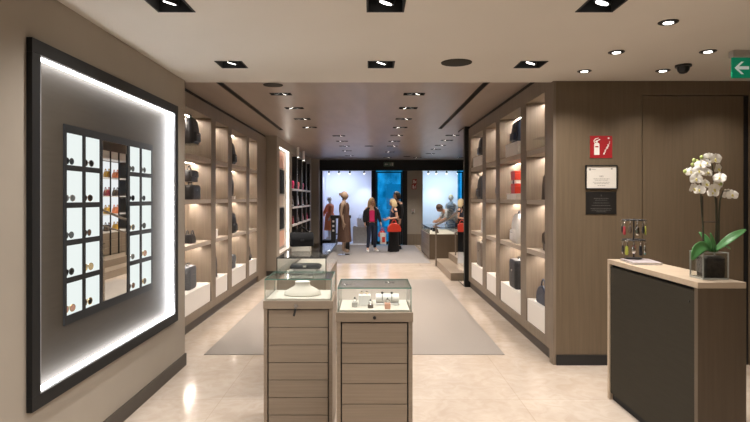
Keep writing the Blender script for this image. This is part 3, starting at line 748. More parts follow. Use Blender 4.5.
# tray with a folded wallet inside the counter
t = thing('display_tray', 'grey display tray inside the long glass counter', 'tray', (-.57, 4.95, zw + .0125))
build('plate', MB().box(-.72, -.42, 4.82, 5.10, zw + .0125, zw + .027), 'blockgrey', t, bevel=.003)
build('foot', MB().box(-.67, -.47, 4.86, 5.06, zw + .0270, zw + .060), 'blockgrey', t, bevel=.003)
t = thing('wallet', 'flat black leather wallet lying on the tray in the long glass counter', 'wallet', (-.57, 4.94, zw + .0605))
build('body', MB().loft([(0, .17, .26, .015), (.006, .18, .27, .02), (.022, .175, .26, .02), (.03, .15, .24, .02)], None, (-.57, 4.94, zw + .0605)), 'leather', t, True)
build('flap', MB().loft([(0, .13, .25, .02), (.006, .12, .24, .02)], None, (-.57, 4.92, zw + .0907)), 'leather', t, True)
build('clasp', MB().box(-.585, -.555, 4.84, 4.848, zw + .075, zw + .093), 'chrome', t)
t = thing('bag_riser', 'small white riser block under the black handbag on the long counter', 'display block', (-.65, 5.20, zg))
build('block', MB().box(-.725, -.555, 5.14, 5.26, zg + .0008, zg + .045), 'cream', t, bevel=.003)

# ------------------------------------------------------------------ reception counter on the right
RCX0, RCX1, RCY0, RCY1, RCZ = 1.920, 2.205, 3.285, 4.54, 1.125
t = thing('reception_counter', 'tall reception counter with pale oak top and dark bronze inset front, right foreground', 'counter', ((RCX0 + RCX1) / 2, (RCY0 + RCY1) / 2, 0))
build('top', MB().box(RCX0, RCX1, RCY0, RCY1, RCZ - .036, RCZ), 'oaktop', t, bevel=.002)
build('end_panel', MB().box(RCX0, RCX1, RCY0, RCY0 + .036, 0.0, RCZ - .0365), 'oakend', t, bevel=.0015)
build('end_panel', MB().box(RCX0, RCX1, RCY1 - .036, RCY1, 0.0, RCZ - .0365), 'oaktop', t, bevel=.0015)
build('core', MB().box(RCX0 + .03, RCX1 - .012, RCY0 + .0365, RCY1 - .0365, 0.0, RCZ - .0370), 'blackmatte', t)
fp = build('front_panel', MB().box(RCX0 + .006, RCX0 + .0295, RCY0 + .045, RCY1 - .045, .06, RCZ - .058), 'bronze', t, bevel=.0015)
build('lock', MB().cyl((RCX0 + .002, RCY0 + .10, RCZ - .13), .006, .005, 14, 'x'), 'black', fp, True)
build('back_panel', MB().box(RCX1 - .011, RCX1, RCY0 + .0365, RCY1 - .0365, 0, RCZ - .0370), 'black', t)

# ------------------------------------------------------------------ wall signs
def to_wall(M_, x, z, y=YW): return Matrix.Translation((x, y, z))
fx0, fx1, fz0, fz1 = 2.128, 2.342, 2.008, 2.222
t = thing('fire_extinguisher_sign', 'square red fire extinguisher sign on the oak wall', 'sign', ((fx0 + fx1) / 2, YW, fz0))
build('plate', MB().box(fx0, fx1, YW - .004, YW - .0003, fz0, fz1), 'red', t)
cx, cz, S = (fx0 + fx1) / 2, (fz0 + fz1) / 2, (fx1 - fx0) / 100
P = lambda pts, ox=0, oz=0: [(cx + (px + ox) * S, cz + (pz + oz) * S) for px, pz in pts]
m = MB(); a0, a1 = YW - .0056, YW - .0042
m.prism(P([(-32, -36), (-8, -36), (-8, 12), (-11, 18), (-29, 18), (-32, 12)]), a0, a1)
m.prism(P([(-24, 19), (-16, 19), (-16, 27), (-24, 27)]), a0, a1)
m.prism(P([(-34, 22), (-25, 28), (-6, 36), (-4, 33), (-14, 27), (-25, 24), (-31, 18)]), a0, a1)
m.prism(P([(-36, 26), (-28, 38), (-12, 42), (-12, 39), (-26, 34), (-33, 24)]), a0, a1)
build('extinguisher_symbol', m, 'white', t)
m = MB()
for ox, oz, k in ((12, -34, .80), (18, -20, .85), (27, -8, .9)):
    c_ = [(0, 0), (1, 8), (7, 13), (6, 20), (12, 27), (13, 38)]
    for i in range(len(c_) - 1):
        (p0, q0), (p1, q1) = c_[i], c_[i + 1]; h0, h1 = 3.6 - .6 * i, 3.6 - .6 * (i + 1)
        m.prism(P([(p0 * k + ox - h0, q0 * k + oz), (p0 * k + ox + h0, q0 * k + oz), (p1 * k + ox + h1, q1 * k + oz), (p1 * k + ox - h1, q1 * k + oz)]), a0, a1)
build('flame_symbol', m, 'white', t)
build('corner_mark', MB().prism(P([(30, 36), (37, 36), (37, 43), (30, 43)]), a0, a1), 'white', t)
build('label_band', MB().box(cx - 27 * S, cx - 13 * S, a0 - .0006, a0 - .0001, cz - 2 * S, cz + 4 * S), 'red', t)
cx0, cx1, cz0, cz1 = 2.080, 2.390, 1.705, 1.938
t = thing('framed_certificate', 'white certificate in a thin dark frame below the red sign', 'certificate', ((cx0 + cx1) / 2, YW, cz0))
M_ = Matrix(((0, 1, 0, 0), (1, 0, 0, YW), (0, 0, 1, 0), (0, 0, 0, 1)))
build('frame', MB().ring_rect(cx0, cx1, cz0, cz1, .010, .010, .010, .010, -.018, -.0004).xform(M_), 'darkframe', t)
pp = build('sheet', MB().box(cx0 + .010, cx1 - .010, YW - .010, YW - .001, cz0 + .010, cz1 - .010), 'paper', t)
def textlines(name, mat, parent, x0, x1, zs, y, th=.004, seed=1, mid=True):
    rnd = random.Random(seed); m = MB()
    for z, wf in zs:
        L_ = (x1 - x0) * wf; xx = (x0 + x1) / 2 - L_ / 2 if mid else x0; end = xx + L_
        while xx < end:
            w_ = min(rnd.uniform(.006, .020), end - xx); m.box(xx, xx + w_, y - .0008, y, z, z + th); xx += w_ + .004
    return build(name, m, mat, parent)
textlines('lettering', 'ink', pp, cx0 + .03, cx1 - .03, [(1.831, .16), (1.823, .14), (1.803, .62), (1.79, .5), (1.77, .66), (1.757, .55), (1.738, .3)], YW - .0102, .0045)
m = MB().cyl((cx0 + .045, YW - .0112, 1.897), .011, .001, 14, 'y').box(cx0 + .062, cx0 + .10, YW - .0112, YW - .0102, 1.895, 1.899)
m.cyl((cx1 - .055, YW - .0112, 1.903), .009, .001, 6, 'y')
build('emblem', m, 'ink', pp)
t = thing('plaque_sign', 'black engraved plaque below the framed certificate', 'plaque', ((cx0 + cx1) / 2, YW, 1.462))
pl = build('plate', MB().box(cx0 + .006, cx1 - .008, YW - .006, YW - .0003, 1.462, 1.680), 'plaque', t, bevel=.0015)
textlines('engraving', 'inkpale', pl, cx0 + .04, cx1 - .04, [(1.647, .05), (1.638, .03), (1.613, .62), (1.597, .5), (1.570, .66), (1.545, .8), (1.515, .9), (1.50, .8), (1.485, .4)], YW - .0062, .004, 5)
# hanging exit sign
ex0, ex1, ez0, ez1, ey = 2.785, 3.135, 2.545, 2.70, 4.32
t = thing('exit_sign', 'green exit sign with a white arrow hanging from the cream ceiling', 'sign', ((ex0 + ex1) / 2, ey, ez0))
build('bracket', MB().box(ex0 - .005, ex1 + .005, ey - .03, ey + .03, 2.702, ZC - .0005), 'blockgrey', t, bevel=.003)
pn = build('panel', MB().box(ex0, ex1, ey - .006, ey + .006, ez0, ez1 + .0015), 'exitgreen', t)
ax, az = ex0 + .075, (ez0 + ez1) / 2
m = MB().prism([(ax - .055, az), (ax - .005, az + .048), (ax + .016, az + .048), (ax - .022, az + .012), (ax + .055, az + .012), (ax + .055, az - .012), (ax - .022, az - .012), (ax + .016, az - .048), (ax - .005, az - .048)], ey - .0075, ey - .0062)
build('arrow', m, 'exitwhite', pn)
m = MB(); bx_, bz_ = ex0 + .205, az; f = lambda pts: [(bx_ + p * .001, bz_ + q_ * .001) for p, q_ in pts]
m.cyl((bx_ - .012, ey - .0075, bz_ + .046), .012, .0012, 14, 'y')
for pts in ([(-16, 30), (8, 34), (16, 4), (-4, 0)], [(-16, 30), (-40, 18), (-34, 8), (-12, 20)], [(6, 32), (30, 14), (24, 6), (6, 22)], [(-4, 4), (12, 4), (-8, -26), (-38, -26), (-38, -36), (-2, -36)], [(4, 4), (16, 4), (24, -30), (44, -56), (34, -62), (12, -34)]):
    m.prism(f(pts), ey - .0075, ey - .0062)
m.box(bx_ + .055, bx_ + .105, ey - .0075, ey - .0062, az - .06, az + .06)
build('running_figure', m, 'exitwhite', pn)
# signs by the far door
for (x0, x1, z0, z1, lb, nm_) in ((1.42, 1.58, 1.92, 2.10, 'small red fire sign, lower of the pair on the far pier', 0), (1.45, 1.60, 2.115, 2.27, 'small red fire sign, upper of the pair on the far pier', 1)):
    y = YB - .05
    t = thing('fire_sign', lb, 'sign', ((x0 + x1) / 2, y, z0)); w_ = x1 - x0; h = z1 - z0
    build('plate', MB().box(x0, x1, y - .005, y - .0003, z0, z1), 'red', t)
    m = MB().prism([(x0 + .2 * w_, z0 + .12 * h), (x0 + .45 * w_, z0 + .12 * h), (x0 + .45 * w_, z0 + .75 * h), (x0 + .3 * w_, z0 + .88 * h), (x0 + .2 * w_, z0 + .75 * h)], y - .0065, y - .0052)
    m.prism([(x0 + .58 * w_, z0 + .15 * h), (x0 + .85 * w_, z0 + .2 * h), (x0 + .8 * w_, z0 + .5 * h), (x0 + .88 * w_, z0 + .8 * h), (x0 + .65 * w_, z0 + .55 * h)], y - .0065, y - .0052)
    build('symbol', m, 'white', t)
t = thing('wall_call_point', 'small grey call point box on the far pier beside the door', 'switch', (1.46, YB - .05, 1.15))
build('box', MB().box(1.415, 1.52, YB - .085, YB - .0505, 1.10, 1.24), 'blockgrey', t, bevel=.003)
build('button', MB().cyl((1.467, YB - .092, 1.20), .02, .007, 14, 'y'), 'red', t, True)
build('button', MB().box(1.44, 1.495, YB - .09, YB - .0852, 1.12, 1.15), 'black', t)
t = thing('exit_sign', 'small unlit green exit plate on the dark beam above the far door', 'sign', (.63, YB - .25, 2.70))
build('plate', MB().box(.45, .80, YB - .275, YB - .2503, 2.70, 2.84), 'dullgreen', t, bevel=.003)
m = MB().prism([(.48, 2.77), (.53, 2.81), (.53, 2.785), (.60, 2.785), (.60, 2.755), (.53, 2.755), (.53, 2.73)], YB - .2765, YB - .2752).box(.66, .68, YB - .2765, YB - .2752, 2.725, 2.80).box(.72, .77, YB - .2765, YB - .2752, 2.72, 2.82)
build('symbol', m, 'blockgrey', t)
# ------------------------------------------------------------------ bags
def arc(a, b, rise, n=12, lean=0):
    a, b = Vector(a), Vector(b); out = []
    for i in range(n + 1):
        f = i / n; p = a.lerp(b, f); s_ = math.sin(PI * f) ** .6
        out.append(p + Vector((lean * s_, 0, rise * s_)))
    return out
def bag(style, w, d, h, mat, loc, rz, label, name='handbag', cat='handbag', group=None, hw='chrome', trim=None):
    t = thing(name, label, cat, (0, 0, 0), group); trim = trim or mat
    B = lambda n, m, mt, p=None, **k: build(n, m, mt, p or t, True, **k)
    if style == 'tote':
        B('body', MB().loft([(0, w * .90, d * .9, .012), (.012, w * .93, d, .02), (h * .55, w * .98, d * .95, .03), (h * .92, w, d * .72, .03), (h, w * .99, d * .66, .03)]), mat)
        for x in (-d * .3, d * .3):
            B('handle', MB().tube([(x, -w * .22, h * .74)] + arc((x, -w * .22, h), (x, w * .22, h), h * .42) + [(x, w * .22, h * .74)], .0075, 8), trim)
        B('clasp', MB().box(d * .33, d * .42, -.018, .018, h * .80, h * .92), hw)
        B('base_trim', MB().loft([(0, w * .91, d * .92, .014), (h * .10, w * .945, d * 1.02, .02)]), trim)
    elif style == 'backpack':
        B('body', MB().loft([(0, w * .9, d * .85, .03), (.02, w, d, .05), (h * .6, w, d, .05), (h * .85, w * .9, d * .85, .05), (h * .96, w * .7, d * .6, .04), (h, w * .45, d * .35, .03)]), mat)
        pk = B('front_pocket', MB().loft([(h * .10, w * .66, d * .3, .02, d * .5), (h * .13, w * .72, d * .4, .03, d * .5), (h * .42, w * .70, d * .38, .03, d * .5), (h * .46, w * .62, d * .25, .02, d * .5)]), mat)
        B('zip', MB().box(d * .5 + d * .19, d * .5 + d * .215, -w * .26, w * .26, h * .36, h * .372), hw, pk)
        B('top_handle', MB().tube(arc((0, -w * .13, h * .96), (0, w * .13, h * .96), h * .13), .008, 8), trim)
        for y in (-w * .25, w * .25):
            B('shoulder_strap', MB().tube([(-d * .42, y, h * .90), (-d * .62, y * 1.15, h * .72), (-d * .66, y * 1.2, h * .4), (-d * .46, y * 1.25, h * .12)], .011, 8), trim)
    elif style == 'satchel':
        B('body', MB().loft([(0, w * .95, d * .9, .012), (.01, w, d, .02), (h * .8, w, d * .92, .02), (h, w * .94, d * .6, .02)]), mat)
        fl = B('flap', MB().loft([(h * .40, w * .9, d * .12, .004, d * .50), (h * .46, w * .97, d * .14, .006, d * .5), (h * .86, w * .97, d * .16, .006, d * .47), (h * 1.01, w * .95, d * .7, .03, d * .1), (h * 1.03, w * .93, d * .5, .03, d * .02)]), trim)
        B('clasp', MB().box(d * .55, d * .62, -.016, .016, h * .40, h * .54), hw, fl)
        B('handle', MB().tube(arc((0, -w * .24, h), (0, w * .24, h), h * .38), .008, 8), trim)
    elif style == 'case':
        B('body', MB().loft([(0, w * .86, d * .8, .03), (.015, w * .96, d * .95, .045), (.04, w, d, .05), (h - .04, w, d, .05), (h - .015, w * .96, d * .95, .045), (h, w * .86, d * .8, .03)]), mat)
        B('seam_band', MB().loft([(h * .05, w * 1.012, .012, .004), (h * .95, w * 1.012, .012, .004)]), trim)
        B('handle', MB().tube([(0, -w * .18, h - .004), (0, -w * .17, h + .03), (0, w * .17, h + .03), (0, w * .18, h - .004)], .008, 8), trim)
        B('lock', MB().box(d * .49, d * .515, -.02, .02, h * .6, h * .66), hw)
    elif style == 'bowling':
        n = 14; prof = [(-w * .48, 0), (w * .48, 0)] + [(w * .5 * math.cos(a) * (1 if a < PI / 2 else 1), h * .25 + h * .75 * math.sin(a)) for a in [PI * i / n for i in range(n + 1)]]
        B('body', MB().prism(prof, -d / 2, d / 2, 'yz'), mat, bevel=.012)
        for x in (-d * .36, d * .36):
            B('handle', MB().tube([(x, -w * .2, h * .6)] + arc((x, -w * .18, h * .93), (x, w * .18, h * .93), h * .42) + [(x, w * .2, h * .6)], .008, 8), trim)
        B('zip', MB().tube([(0, w * .505 * math.cos(a), h * .25 + h * .757 * math.sin(a)) for a in [PI * i / n for i in range(n + 1)]], .005, 6), hw)
    elif style == 'hobo':
        prof = [(w * .5 * math.cos(a), h * .5 - h * .5 * math.sin(a)) for a in [PI * i / 12 for i in range(13)]] + [(-w * .34, h * .62), (-w * .1, h * .5), (w * .1, h * .5), (w * .34, h * .62)]
        B('body', MB().prism(prof, -d / 2, d / 2, 'yz'), mat, bevel=.012)
        B('strap', MB().tube(arc((0, -w * .44, h * .5), (0, w * .44, h * .5), h * .95, 16), .009, 8), trim)
        B('clasp', MB().box(d * .5, d * .56, -.015, .015, h * .36, h * .48), hw)
    elif style == 'clutch':
        B('body', MB().loft([(0, w, d, .01), (.01, w, d * 1.02, .012), (h * .9, w * .97, d * .5, .01), (h, w * .95, d * .3, .006)]), mat)
        B('flap', MB().loft([(h * .5, w * .9, .012, .004, d * .40), (h * .98, w * .96, .016, .005, d * .18), (h * 1.02, w * .94, d * .3, .006)]), trim)
        B('clasp', MB().box(d * .39, d * .44, -.012, .012, h * .5, h * .6), hw)
    t.location = loc; t.rotation_euler = (0, 0, rz)
    return t
def block(x0, x1, y0, y1, z0, z1, lb, mt='whitegloss', name='display_block'):
    t = tag(build(name, MB().box(x0, x1, y0, y1, z0 + .0006, z1), mt, bevel=.003), lb, 'display block'); return t
S1, S2, S3, S0 = 1.0506, 1.6006, 2.1506, .4756
LF, RF = -2.165, 1.78
# left shelving goods
def acrylic(x, y, z, w, d, h, lb):
    g = MB(); th = .004
    g.box(x - d / 2, x + d / 2, y - w / 2, y + w / 2, z + h - th, z + h)
    g.box(x - d / 2, x + d / 2, y - w / 2, y - w / 2 + th, z + .0006, z + h - th).box(x - d / 2, x + d / 2, y + w / 2 - th, y + w / 2, z + .0006, z + h - th)
    return tag(build('acrylic_riser', g, 'glass'), lb, 'riser')
acrylic(-2.30, 7.10, S3, .34, .22, .15, 'clear acrylic riser under the black backpack, left top shelf nearest the framed wall')
bag('backpack', .30, .15, .34, 'leather', (-2.29, 7.13, S3 + .151), 0, 'black backpack with a top handle on the left top shelf, nearest the framed eyewear wall', 'backpack', 'backpack')
bag('case', .36, .18, .185, 'leather', (-2.28, 7.08, S2), 0, 'larger black case carrying a smaller black bag, left shelving', 'case', 'case')
bag('satchel', .28, .14, .14, 'leather', (-2.28, 7.04, S2 + .225), 0, 'small black bag sitting on top of the black case, left shelving', hw='black')
bag('tote', .20, .11, .11, 'leather', (-2.29, 7.10, S1), 0, 'small black handbag with upright handles, third shelf nearest the framed eyewear wall')
bag('case', .30, .15, .29, 'greyleather', (-2.30, 7.05, S0), 0, 'slate grey upright case on the white plinth nearest the framed wall, left shelving', 'case', 'case')
t = thing('perfume_box', 'small white perfume box on the narrow left shelving unit', 'box', (-2.25, 8.12, S1))
build('carton', MB().box(-2.28, -2.22, 8.09, 8.15, S1 + .0004, S1 + .09), 'white', t, bevel=.002); build('lid', MB().box(-2.282, -2.218, 8.088, 8.152, S1 + .0903, S1 + .12), 'white', t, bevel=.002)
bag('clutch', .12, .07, .29, 'leather', (-2.27, 8.12, S0), 0, 'slim upright black pouch on the white plinth of the narrow left shelving', 'pouch', 'pouch')
bag('backpack', .24, .14, .36, 'leather', (-2.30, 9.17, S3 + .02), 0, 'black backpack on the top shelf of the left unit farther from the framed wall', 'backpack', 'backpack')
block(-2.34, -2.22, 9.02, 9.32, S3, S3 + .018, 'thin white block under the farther black backpack, left top shelf')
t = thing('umbrella', 'slender black folded umbrella standing on a white foot, left shelving', 'umbrella', (-2.25, 9.12, S2))
build('foot', MB().box(-2.29, -2.21, 9.08, 9.16, S2 + .0004, S2 + .05), 'white', t, bevel=.002)
build('canopy', MB().lathe([(.012, .051), (.022, .10), (.026, .22), (.018, .30), (.008, .33)], (-2.25, 9.12, S2), 12), 'leather', t, True)
build('handle', MB().tube([(-2.25, 9.12, S2 + .33), (-2.25, 9.12, S2 + .38), (-2.25, 9.14, S2 + .405), (-2.25, 9.165, S2 + .395), (-2.25, 9.17, S2 + .37)], .006, 8), 'brownleather', t, True)
bag('backpack', .26, .14, .33, 'leather', (-2.29, 9.18, S1), 0, 'tall black backpack with straps on the shelf below the umbrella', 'backpack', 'backpack', trim='greyleather')
bag('satchel', .24, .12, .21, 'greyleather', (-2.29, 9.16, S0), 0, 'dark grey bag on the white plinth, left unit with the umbrella')
bag('tote', .16, .11, .22, 'leather', (-2.28, 10.25, S3), 0, 'black tote on the top shelf of the left unit beside the niche pier', 'tote_bag', 'tote bag')
t = thing('perfume_box', 'small white box on the left unit beside the niche pier', 'box', (-2.26, 10.3, S1))
build('carton', MB().box(-2.29, -2.23, 10.2, 10.28, S1 + .0004, S1 + .075), 'white', t, bevel=.002); build('lid', MB().box(-2.292, -2.228, 10.198, 10.282, S1 + .0753, S1 + .095), 'white', t, bevel=.002)
bag('hobo', .17, .06, .17, 'leather', (-2.23, 10.3, S0), 0, 'small black shoulder bag with a ring strap on the white plinth beside the niche pier')
# right shelving goods
acrylic(1.90, 6.08, S3, .30, .20, .12, 'empty clear acrylic riser on the right top shelf nearest the fire sign')
bag('tote', .28, .13, .26, 'brownleather', (1.93, 6.0, S2), PI, 'dark brown tote on the second shelf of the right unit nearest the fire sign', 'tote_bag', 'tote bag')
bag('satchel', .24, .12, .20, 'brownleather', (1.93, 5.98, S1), PI, 'dark brown satchel on the third shelf of the right unit nearest the fire sign')
bag('bowling', .36, .20, .20, 'navy', (1.93, 6.02, S0), PI, 'navy bowling bag on the white plinth of the right unit nearest the fire sign')
block(1.80, 2.02, 6.86, 7.46, S3, S3 + .17, 'white block under the navy backpack on the right top shelf')
bag('backpack', .30, .15, .285, 'navy', (1.905, 7.16, S3 + .171), PI, 'navy backpack on a white block on the right top shelf', 'backpack', 'backpack')
block(1.80, 2.0, 6.92, 7.40, S2, S2 + .075, 'low white block under the red boxes, right shelving')
def gift(x, y, z, w, d, h, lb):
    t = thing('gift_box', lb, 'box', (x, y, z))
    build('carton', MB().box(x - d / 2, x + d / 2, y - w / 2, y + w / 2, z + .0006, z + h * .7), 'bagred', t, bevel=.003)
    build('lid', MB().box(x - d / 2 - .003, x + d / 2 + .003, y - w / 2 - .003, y + w / 2 + .003, z + h * .7 + .0004, z + h), 'bagred', t, bevel=.003); return t
gift(1.88, 7.14, S2 + .0755, .20, .13, .125, 'lower red box of the stack on the right shelving')
t = thing('white_box', 'flat white box with a dark side between the two red boxes', 'box', (1.88, 7.14, S2 + .2015))
build('carton', MB().box(1.82, 1.94, 7.05, 7.235, S2 + .2015, S2 + .245), 'white', t, bevel=.002); build('band', MB().box(1.818, 1.942, 7.10, 7.16, S2 + .2014, S2 + .2465), 'navy', t)
gift(1.88, 7.14, S2 + .2475, .20, .13, .115, 'upper red box of the stack on the right shelving')
bag('backpack', .26, .15, .37, 'bagwhite', (1.885, 7.10, S1), PI, 'white bag with navy straps on the third shelf of the right wide unit', 'backpack', 'backpack', trim='navy')
bag('case', .34, .20, .36, 'leather', (1.90, 7.14, S0), PI, 'upright black case on the white plinth of the right wide unit', 'case', 'case')
bag('satchel', .22, .11, .20, 'leather', (1.895, 8.13, S2), PI, 'small black bag on the second shelf of the narrow right unit')
bag('tote', .20, .11, .18, 'brownleather', (1.895, 8.12, S1), PI, 'small brown tote on the third shelf of the narrow right unit', 'tote_bag', 'tote bag')
bag('clutch', .20, .08, .20, 'leather', (1.88, 8.14, S0), PI, 'upright black clutch on the white plinth of the narrow right unit', 'pouch', 'pouch')
block(1.80, 2.0, 9.12, 9.80, S3, S3 + .17, 'white block on the right top shelf beside the mirrored pier')
bag('backpack', .26, .13, .32, 'leather', (1.90, 9.43, S3 + .171), PI, 'black backpack on a white block on the right top shelf beside the mirrored pier', 'backpack', 'backpack')
bag('backpack', .36, .14, .40, 'greyleather', (1.91, 9.50, S2), PI, 'slate grey backpack on the second shelf beside the mirrored pier', 'backpack', 'backpack')
bag('tote', .20, .10, .26, 'bagwhite', (1.90, 9.30, S1), PI, 'white tote on the third shelf beside the mirrored pier', 'tote_bag', 'tote bag')
bag('case', .40, .15, .40, 'taupeleather', (1.90, 9.46, S0), PI, 'taupe upright case on the white plinth beside the mirrored pier', 'case', 'case')
# handbag on the long counter
b_ = bag('satchel', .215, .12, .125, 'softblack', (-.64, 5.20, zg + .0456), -PI / 2 + .25, 'slouchy black handbag on a white riser on the long glass counter', hw='black')
# black wall racks: red bags and shoes
def shoe(x, y, z, mt, lb, rz=0):
    t = thing('shoe', lb, 'shoe', (0, 0, 0), 'shoes on the black wall racks')
    build('sole', MB().prism([(-.11, 0.045), (-.10, 0), (-.085, 0), (-.08, .04), (-.01, .012), (.05, 0), (.12, .0), (.125, .012), (.05, .014), (-.02, .03), (-.09, .06)], -.035, .035, 'xz'), 'black', t, bevel=.004)
    build('upper', MB().loft([(.0, .05, .20, .024), (.02, .066, .21, .03), (.05, .058, .15, .028, -.03), (.075, .045, .10, .022, -.05)], None, (.01, 0, .014)), mt, t, True)
    t.location = (x, y, z); t.rotation_euler = (0, 0, rz); return t
yc = [(BC[i] + BC[i + 1] - .02) / 2 for i in range(4)]
rk = ['the rack nearest the lit niche', 'the second black rack', 'the third black rack', 'the farthest black rack']
for i in range(4):
    if i != 3: bag('satchel', .30, .13, .20, 'magenta' if i != 1 else 'bagred', (-2.05, yc[i] - .05, BSZ[0] + .0005), 0, 'pink red handbag on the top white shelf of ' + rk[i], hw='gold')
    else: bag('clutch', .24, .10, .16, 'wine', (-2.05, yc[i], BSZ[0] + .0005), 0, 'wine red clutch on the top white shelf of ' + rk[i], 'pouch', 'pouch')
    m1 = ['bagwhite', 'wine', 'bagwhite', 'wine'][i]; m2 = ['wine', 'brownleather', 'wine', 'magenta'][i]
    bag('tote', .20, .11, .19, ['taupeleather', 'bagwhite', 'wine', 'taupeleather'][i], (-2.06, yc[i] + .12, BSZ[1] + .0005), 0, '%s tote on the second white shelf of %s' % (['taupe', 'white', 'wine red', 'taupe'][i], rk[i]), 'tote_bag', 'tote bag')
    shoe(-2.06, yc[i] - .24, BSZ[1] + .0005, m1, '%s shoe on the second white shelf of %s' % ({'bagwhite': 'white', 'wine': 'wine red'}[m1], rk[i]))
    bag('bowling', .24, .12, .15, m2, (-2.05, yc[i] + .02, BSZ[2] + .0005), 0, '%s handbag on the third white shelf of %s' % ({'wine': 'wine red', 'brownleather': 'brown', 'magenta': 'pink red'}[m2], rk[i]), hw='gold')
    shoe(-2.05, yc[i] - .02, BSZ[3] + .0005, ['bagwhite', 'brownleather', 'bagwhite', 'brownleather'][i], '%s shoe on the lowest white shelf of %s' % (['white', 'brown', 'white', 'brown'][i], rk[i]))

# ------------------------------------------------------------------ staircase, bag wall and far counter on the right
w = MB().box(1.57, 2.34, 10.955, 13.62, 0, .15); structure('stairs', w, 'oakh')
w = MB().box(1.90, 2.34, 10.955, 13.62, .1505, .30); structure('stairs.001', w, 'oakh')
w = MB().box(2.30, 2.75, 10.955, 14.3, 0, .2995); structure('stairs.002', w, 'oak')
t = thing('handrail', 'slim bronze stair handrail on a single post at the foot of the right hand steps', 'handrail', (1.55, 13.25, 0))
build('post', MB().box(1.535, 1.565, 13.22, 13.26, .0065, .975), 'taupeleather', t, bevel=.003)
build('rail', MB().tube([(1.55, 13.30, .985), (1.55, 13.2, .985), (1.70, 12.15, 1.17), (1.86, 11.3, 1.43), (1.88, 10.97, 1.5)], .024, 10), 'taupeleather', t, True)
build('lower_rail', MB().tube([(1.96, 13.0, .80), (2.0, 12.0, 1.0), (2.04, 11.2, 1.24)], .018, 10), 'taupeleather', t, True)
build('post', MB().box(1.865, 1.895, 11.05, 11.08, .151, 1.46), 'taupeleather', t, bevel=.003)
build('post', MB().box(1.95, 1.975, 12.9, 12.93, .301, .80), 'taupeleather', t, bevel=.003)
BW0, BW1, BX = 11.6, 14.2, 2.36
t = thing('bag_shelving', 'backlit bag shelving on oak drawers seen in the mirror above the steps', 'shelving', (BX + .2, (BW0 + BW1) / 2, .30))
build('back_panel', MB().box(BX + .36, BX + .38, BW0, BW1, .3005, 2.72), 'oak', t)
for k in range(4):
    yy = BW0 + k * (BW1 - BW0) / 4
    for q_ in range(3):
        build('drawer', MB().box(BX, BX + .34, yy + .006, yy + (BW1 - BW0) / 4 - .006, .32 + q_ * .165, .32 + (q_ + 1) * .165 - .006), 'oakh', t, bevel=.002)
bs = [.84, 1.25, 1.67, 2.10]
build('backlight', MB().box(BX + .345, BX + .358, BW0 + .03, BW1 - .03, .87, 2.50), 'ledbag', t)
for z in bs: build('shelf', MB().box(BX, BX + .344, BW0, BW1, z - .025, z), 'whitegloss', t, bevel=.002)
build('header', MB().box(BX, BX + .344, BW0, BW1, 2.52, 2.70), 'whitegloss', t)
for yy in (11.66, 12.1, 12.52, 12.95, 13.38, 13.8, 14.14): build('post', MB().box(BX - .026, BX - .0015, yy - .012, yy + .012, .3005, 2.70), 'black', t)
bagc = {(0, 0): ('bowling', 'wine'), (0, 1): ('bowling', 'bagred'), (0, 2): ('bowling', 'brownleather'), (1, 0): ('satchel', 'taupeleather'), (1, 1): ('satchel', 'taupeleather'), (1, 2): ('bowling', 'yellow'),
        (2, 0): ('tote', 'navy'), (2, 1): ('tote', 'greyleather'), (2, 2): ('bowling', 'wine'), (3, 0): ('satchel', 'bagwhite'), (3, 1): ('bowling', 'orange'), (3, 2): ('bowling', 'yellow')}
cnm = {'wine': 'wine red', 'bagred': 'coral red', 'brownleather': 'brown', 'taupeleather': 'taupe', 'yellow': 'mustard yellow', 'navy': 'navy', 'greyleather': 'slate grey', 'bagwhite': 'white', 'orange': 'orange'}
shn = ['lowest', 'second', 'third', 'top']; cln = ['near end', 'middle', 'far end']
for (r, c), (st, mt) in bagc.items():
    bag(st, .20, .11, .15, mt, (BX + .16, (12.32, 12.74, 13.62)[c] if c != 2 else 13.16, bs[r] + .0005), PI, '%s handbag on the %s backlit shelf above the steps, %s' % (cnm[mt], shn[r], cln[c]), group='handbags on the backlit shelving', hw='gold')
    if c == 2: bag(st, .20, .11, .15, {'yellow': 'orange', 'wine': 'brownleather', 'brownleather': 'yellow'}.get(mt, 'wine'), (BX + .16, 13.6, bs[r] + .0005), PI, '%s handbag on the %s backlit shelf above the steps, last in its row' % (cnm[{'yellow': 'orange', 'wine': 'brownleather', 'brownleather': 'yellow'}.get(mt, 'wine')], shn[r]), group='handbags on the backlit shelving', hw='gold')
# far counter
t = thing('glass_counter', 'brown counter with a glass top where the man leans, beyond the steps', 'display case', (1.95, 15.9, 0))
FX0, FX1, FY0_, FY1_ = 1.55, 2.30, 14.72, 17.1
for i in range(4):
    build('drawer', MB().box(FX0, FX0 + .02, FY0_ + .021, FY1_, .04 + i * .155, .04 + (i + 1) * .155 - .008), 'oakh', t, bevel=.002)
build('end_panel', MB().box(FX0 + .001, FX1, FY0_, FY0_ + .02, .0065, .66), 'oakend', t)
build('core', MB().box(FX0 + .021, FX1, FY0_ + .021, FY1_ - .001, .0065, .655), 'oakend', t)
build('deck', MB().box(FX0 + .004, FX1, FY0_ + .003, FY1_, .6605, .675), 'cream', t)
g = MB(); th = .008
g.box(FX0, FX1, FY0_, FY0_ + th, .676, .83).box(FX0, FX0 + th, FY0_ + th, FY1_, .676, .83).box(FX0, FX1, FY1_, FY1_ + th, .676, .83).box(FX1 - th, FX1, FY0_ + th, FY1_, .676, .83).box(FX0, FX1, FY0_, FY1_ + th, .8302, .838)
gl = build('glass_case', g, 'glass', t)
e = MB(); q = .006
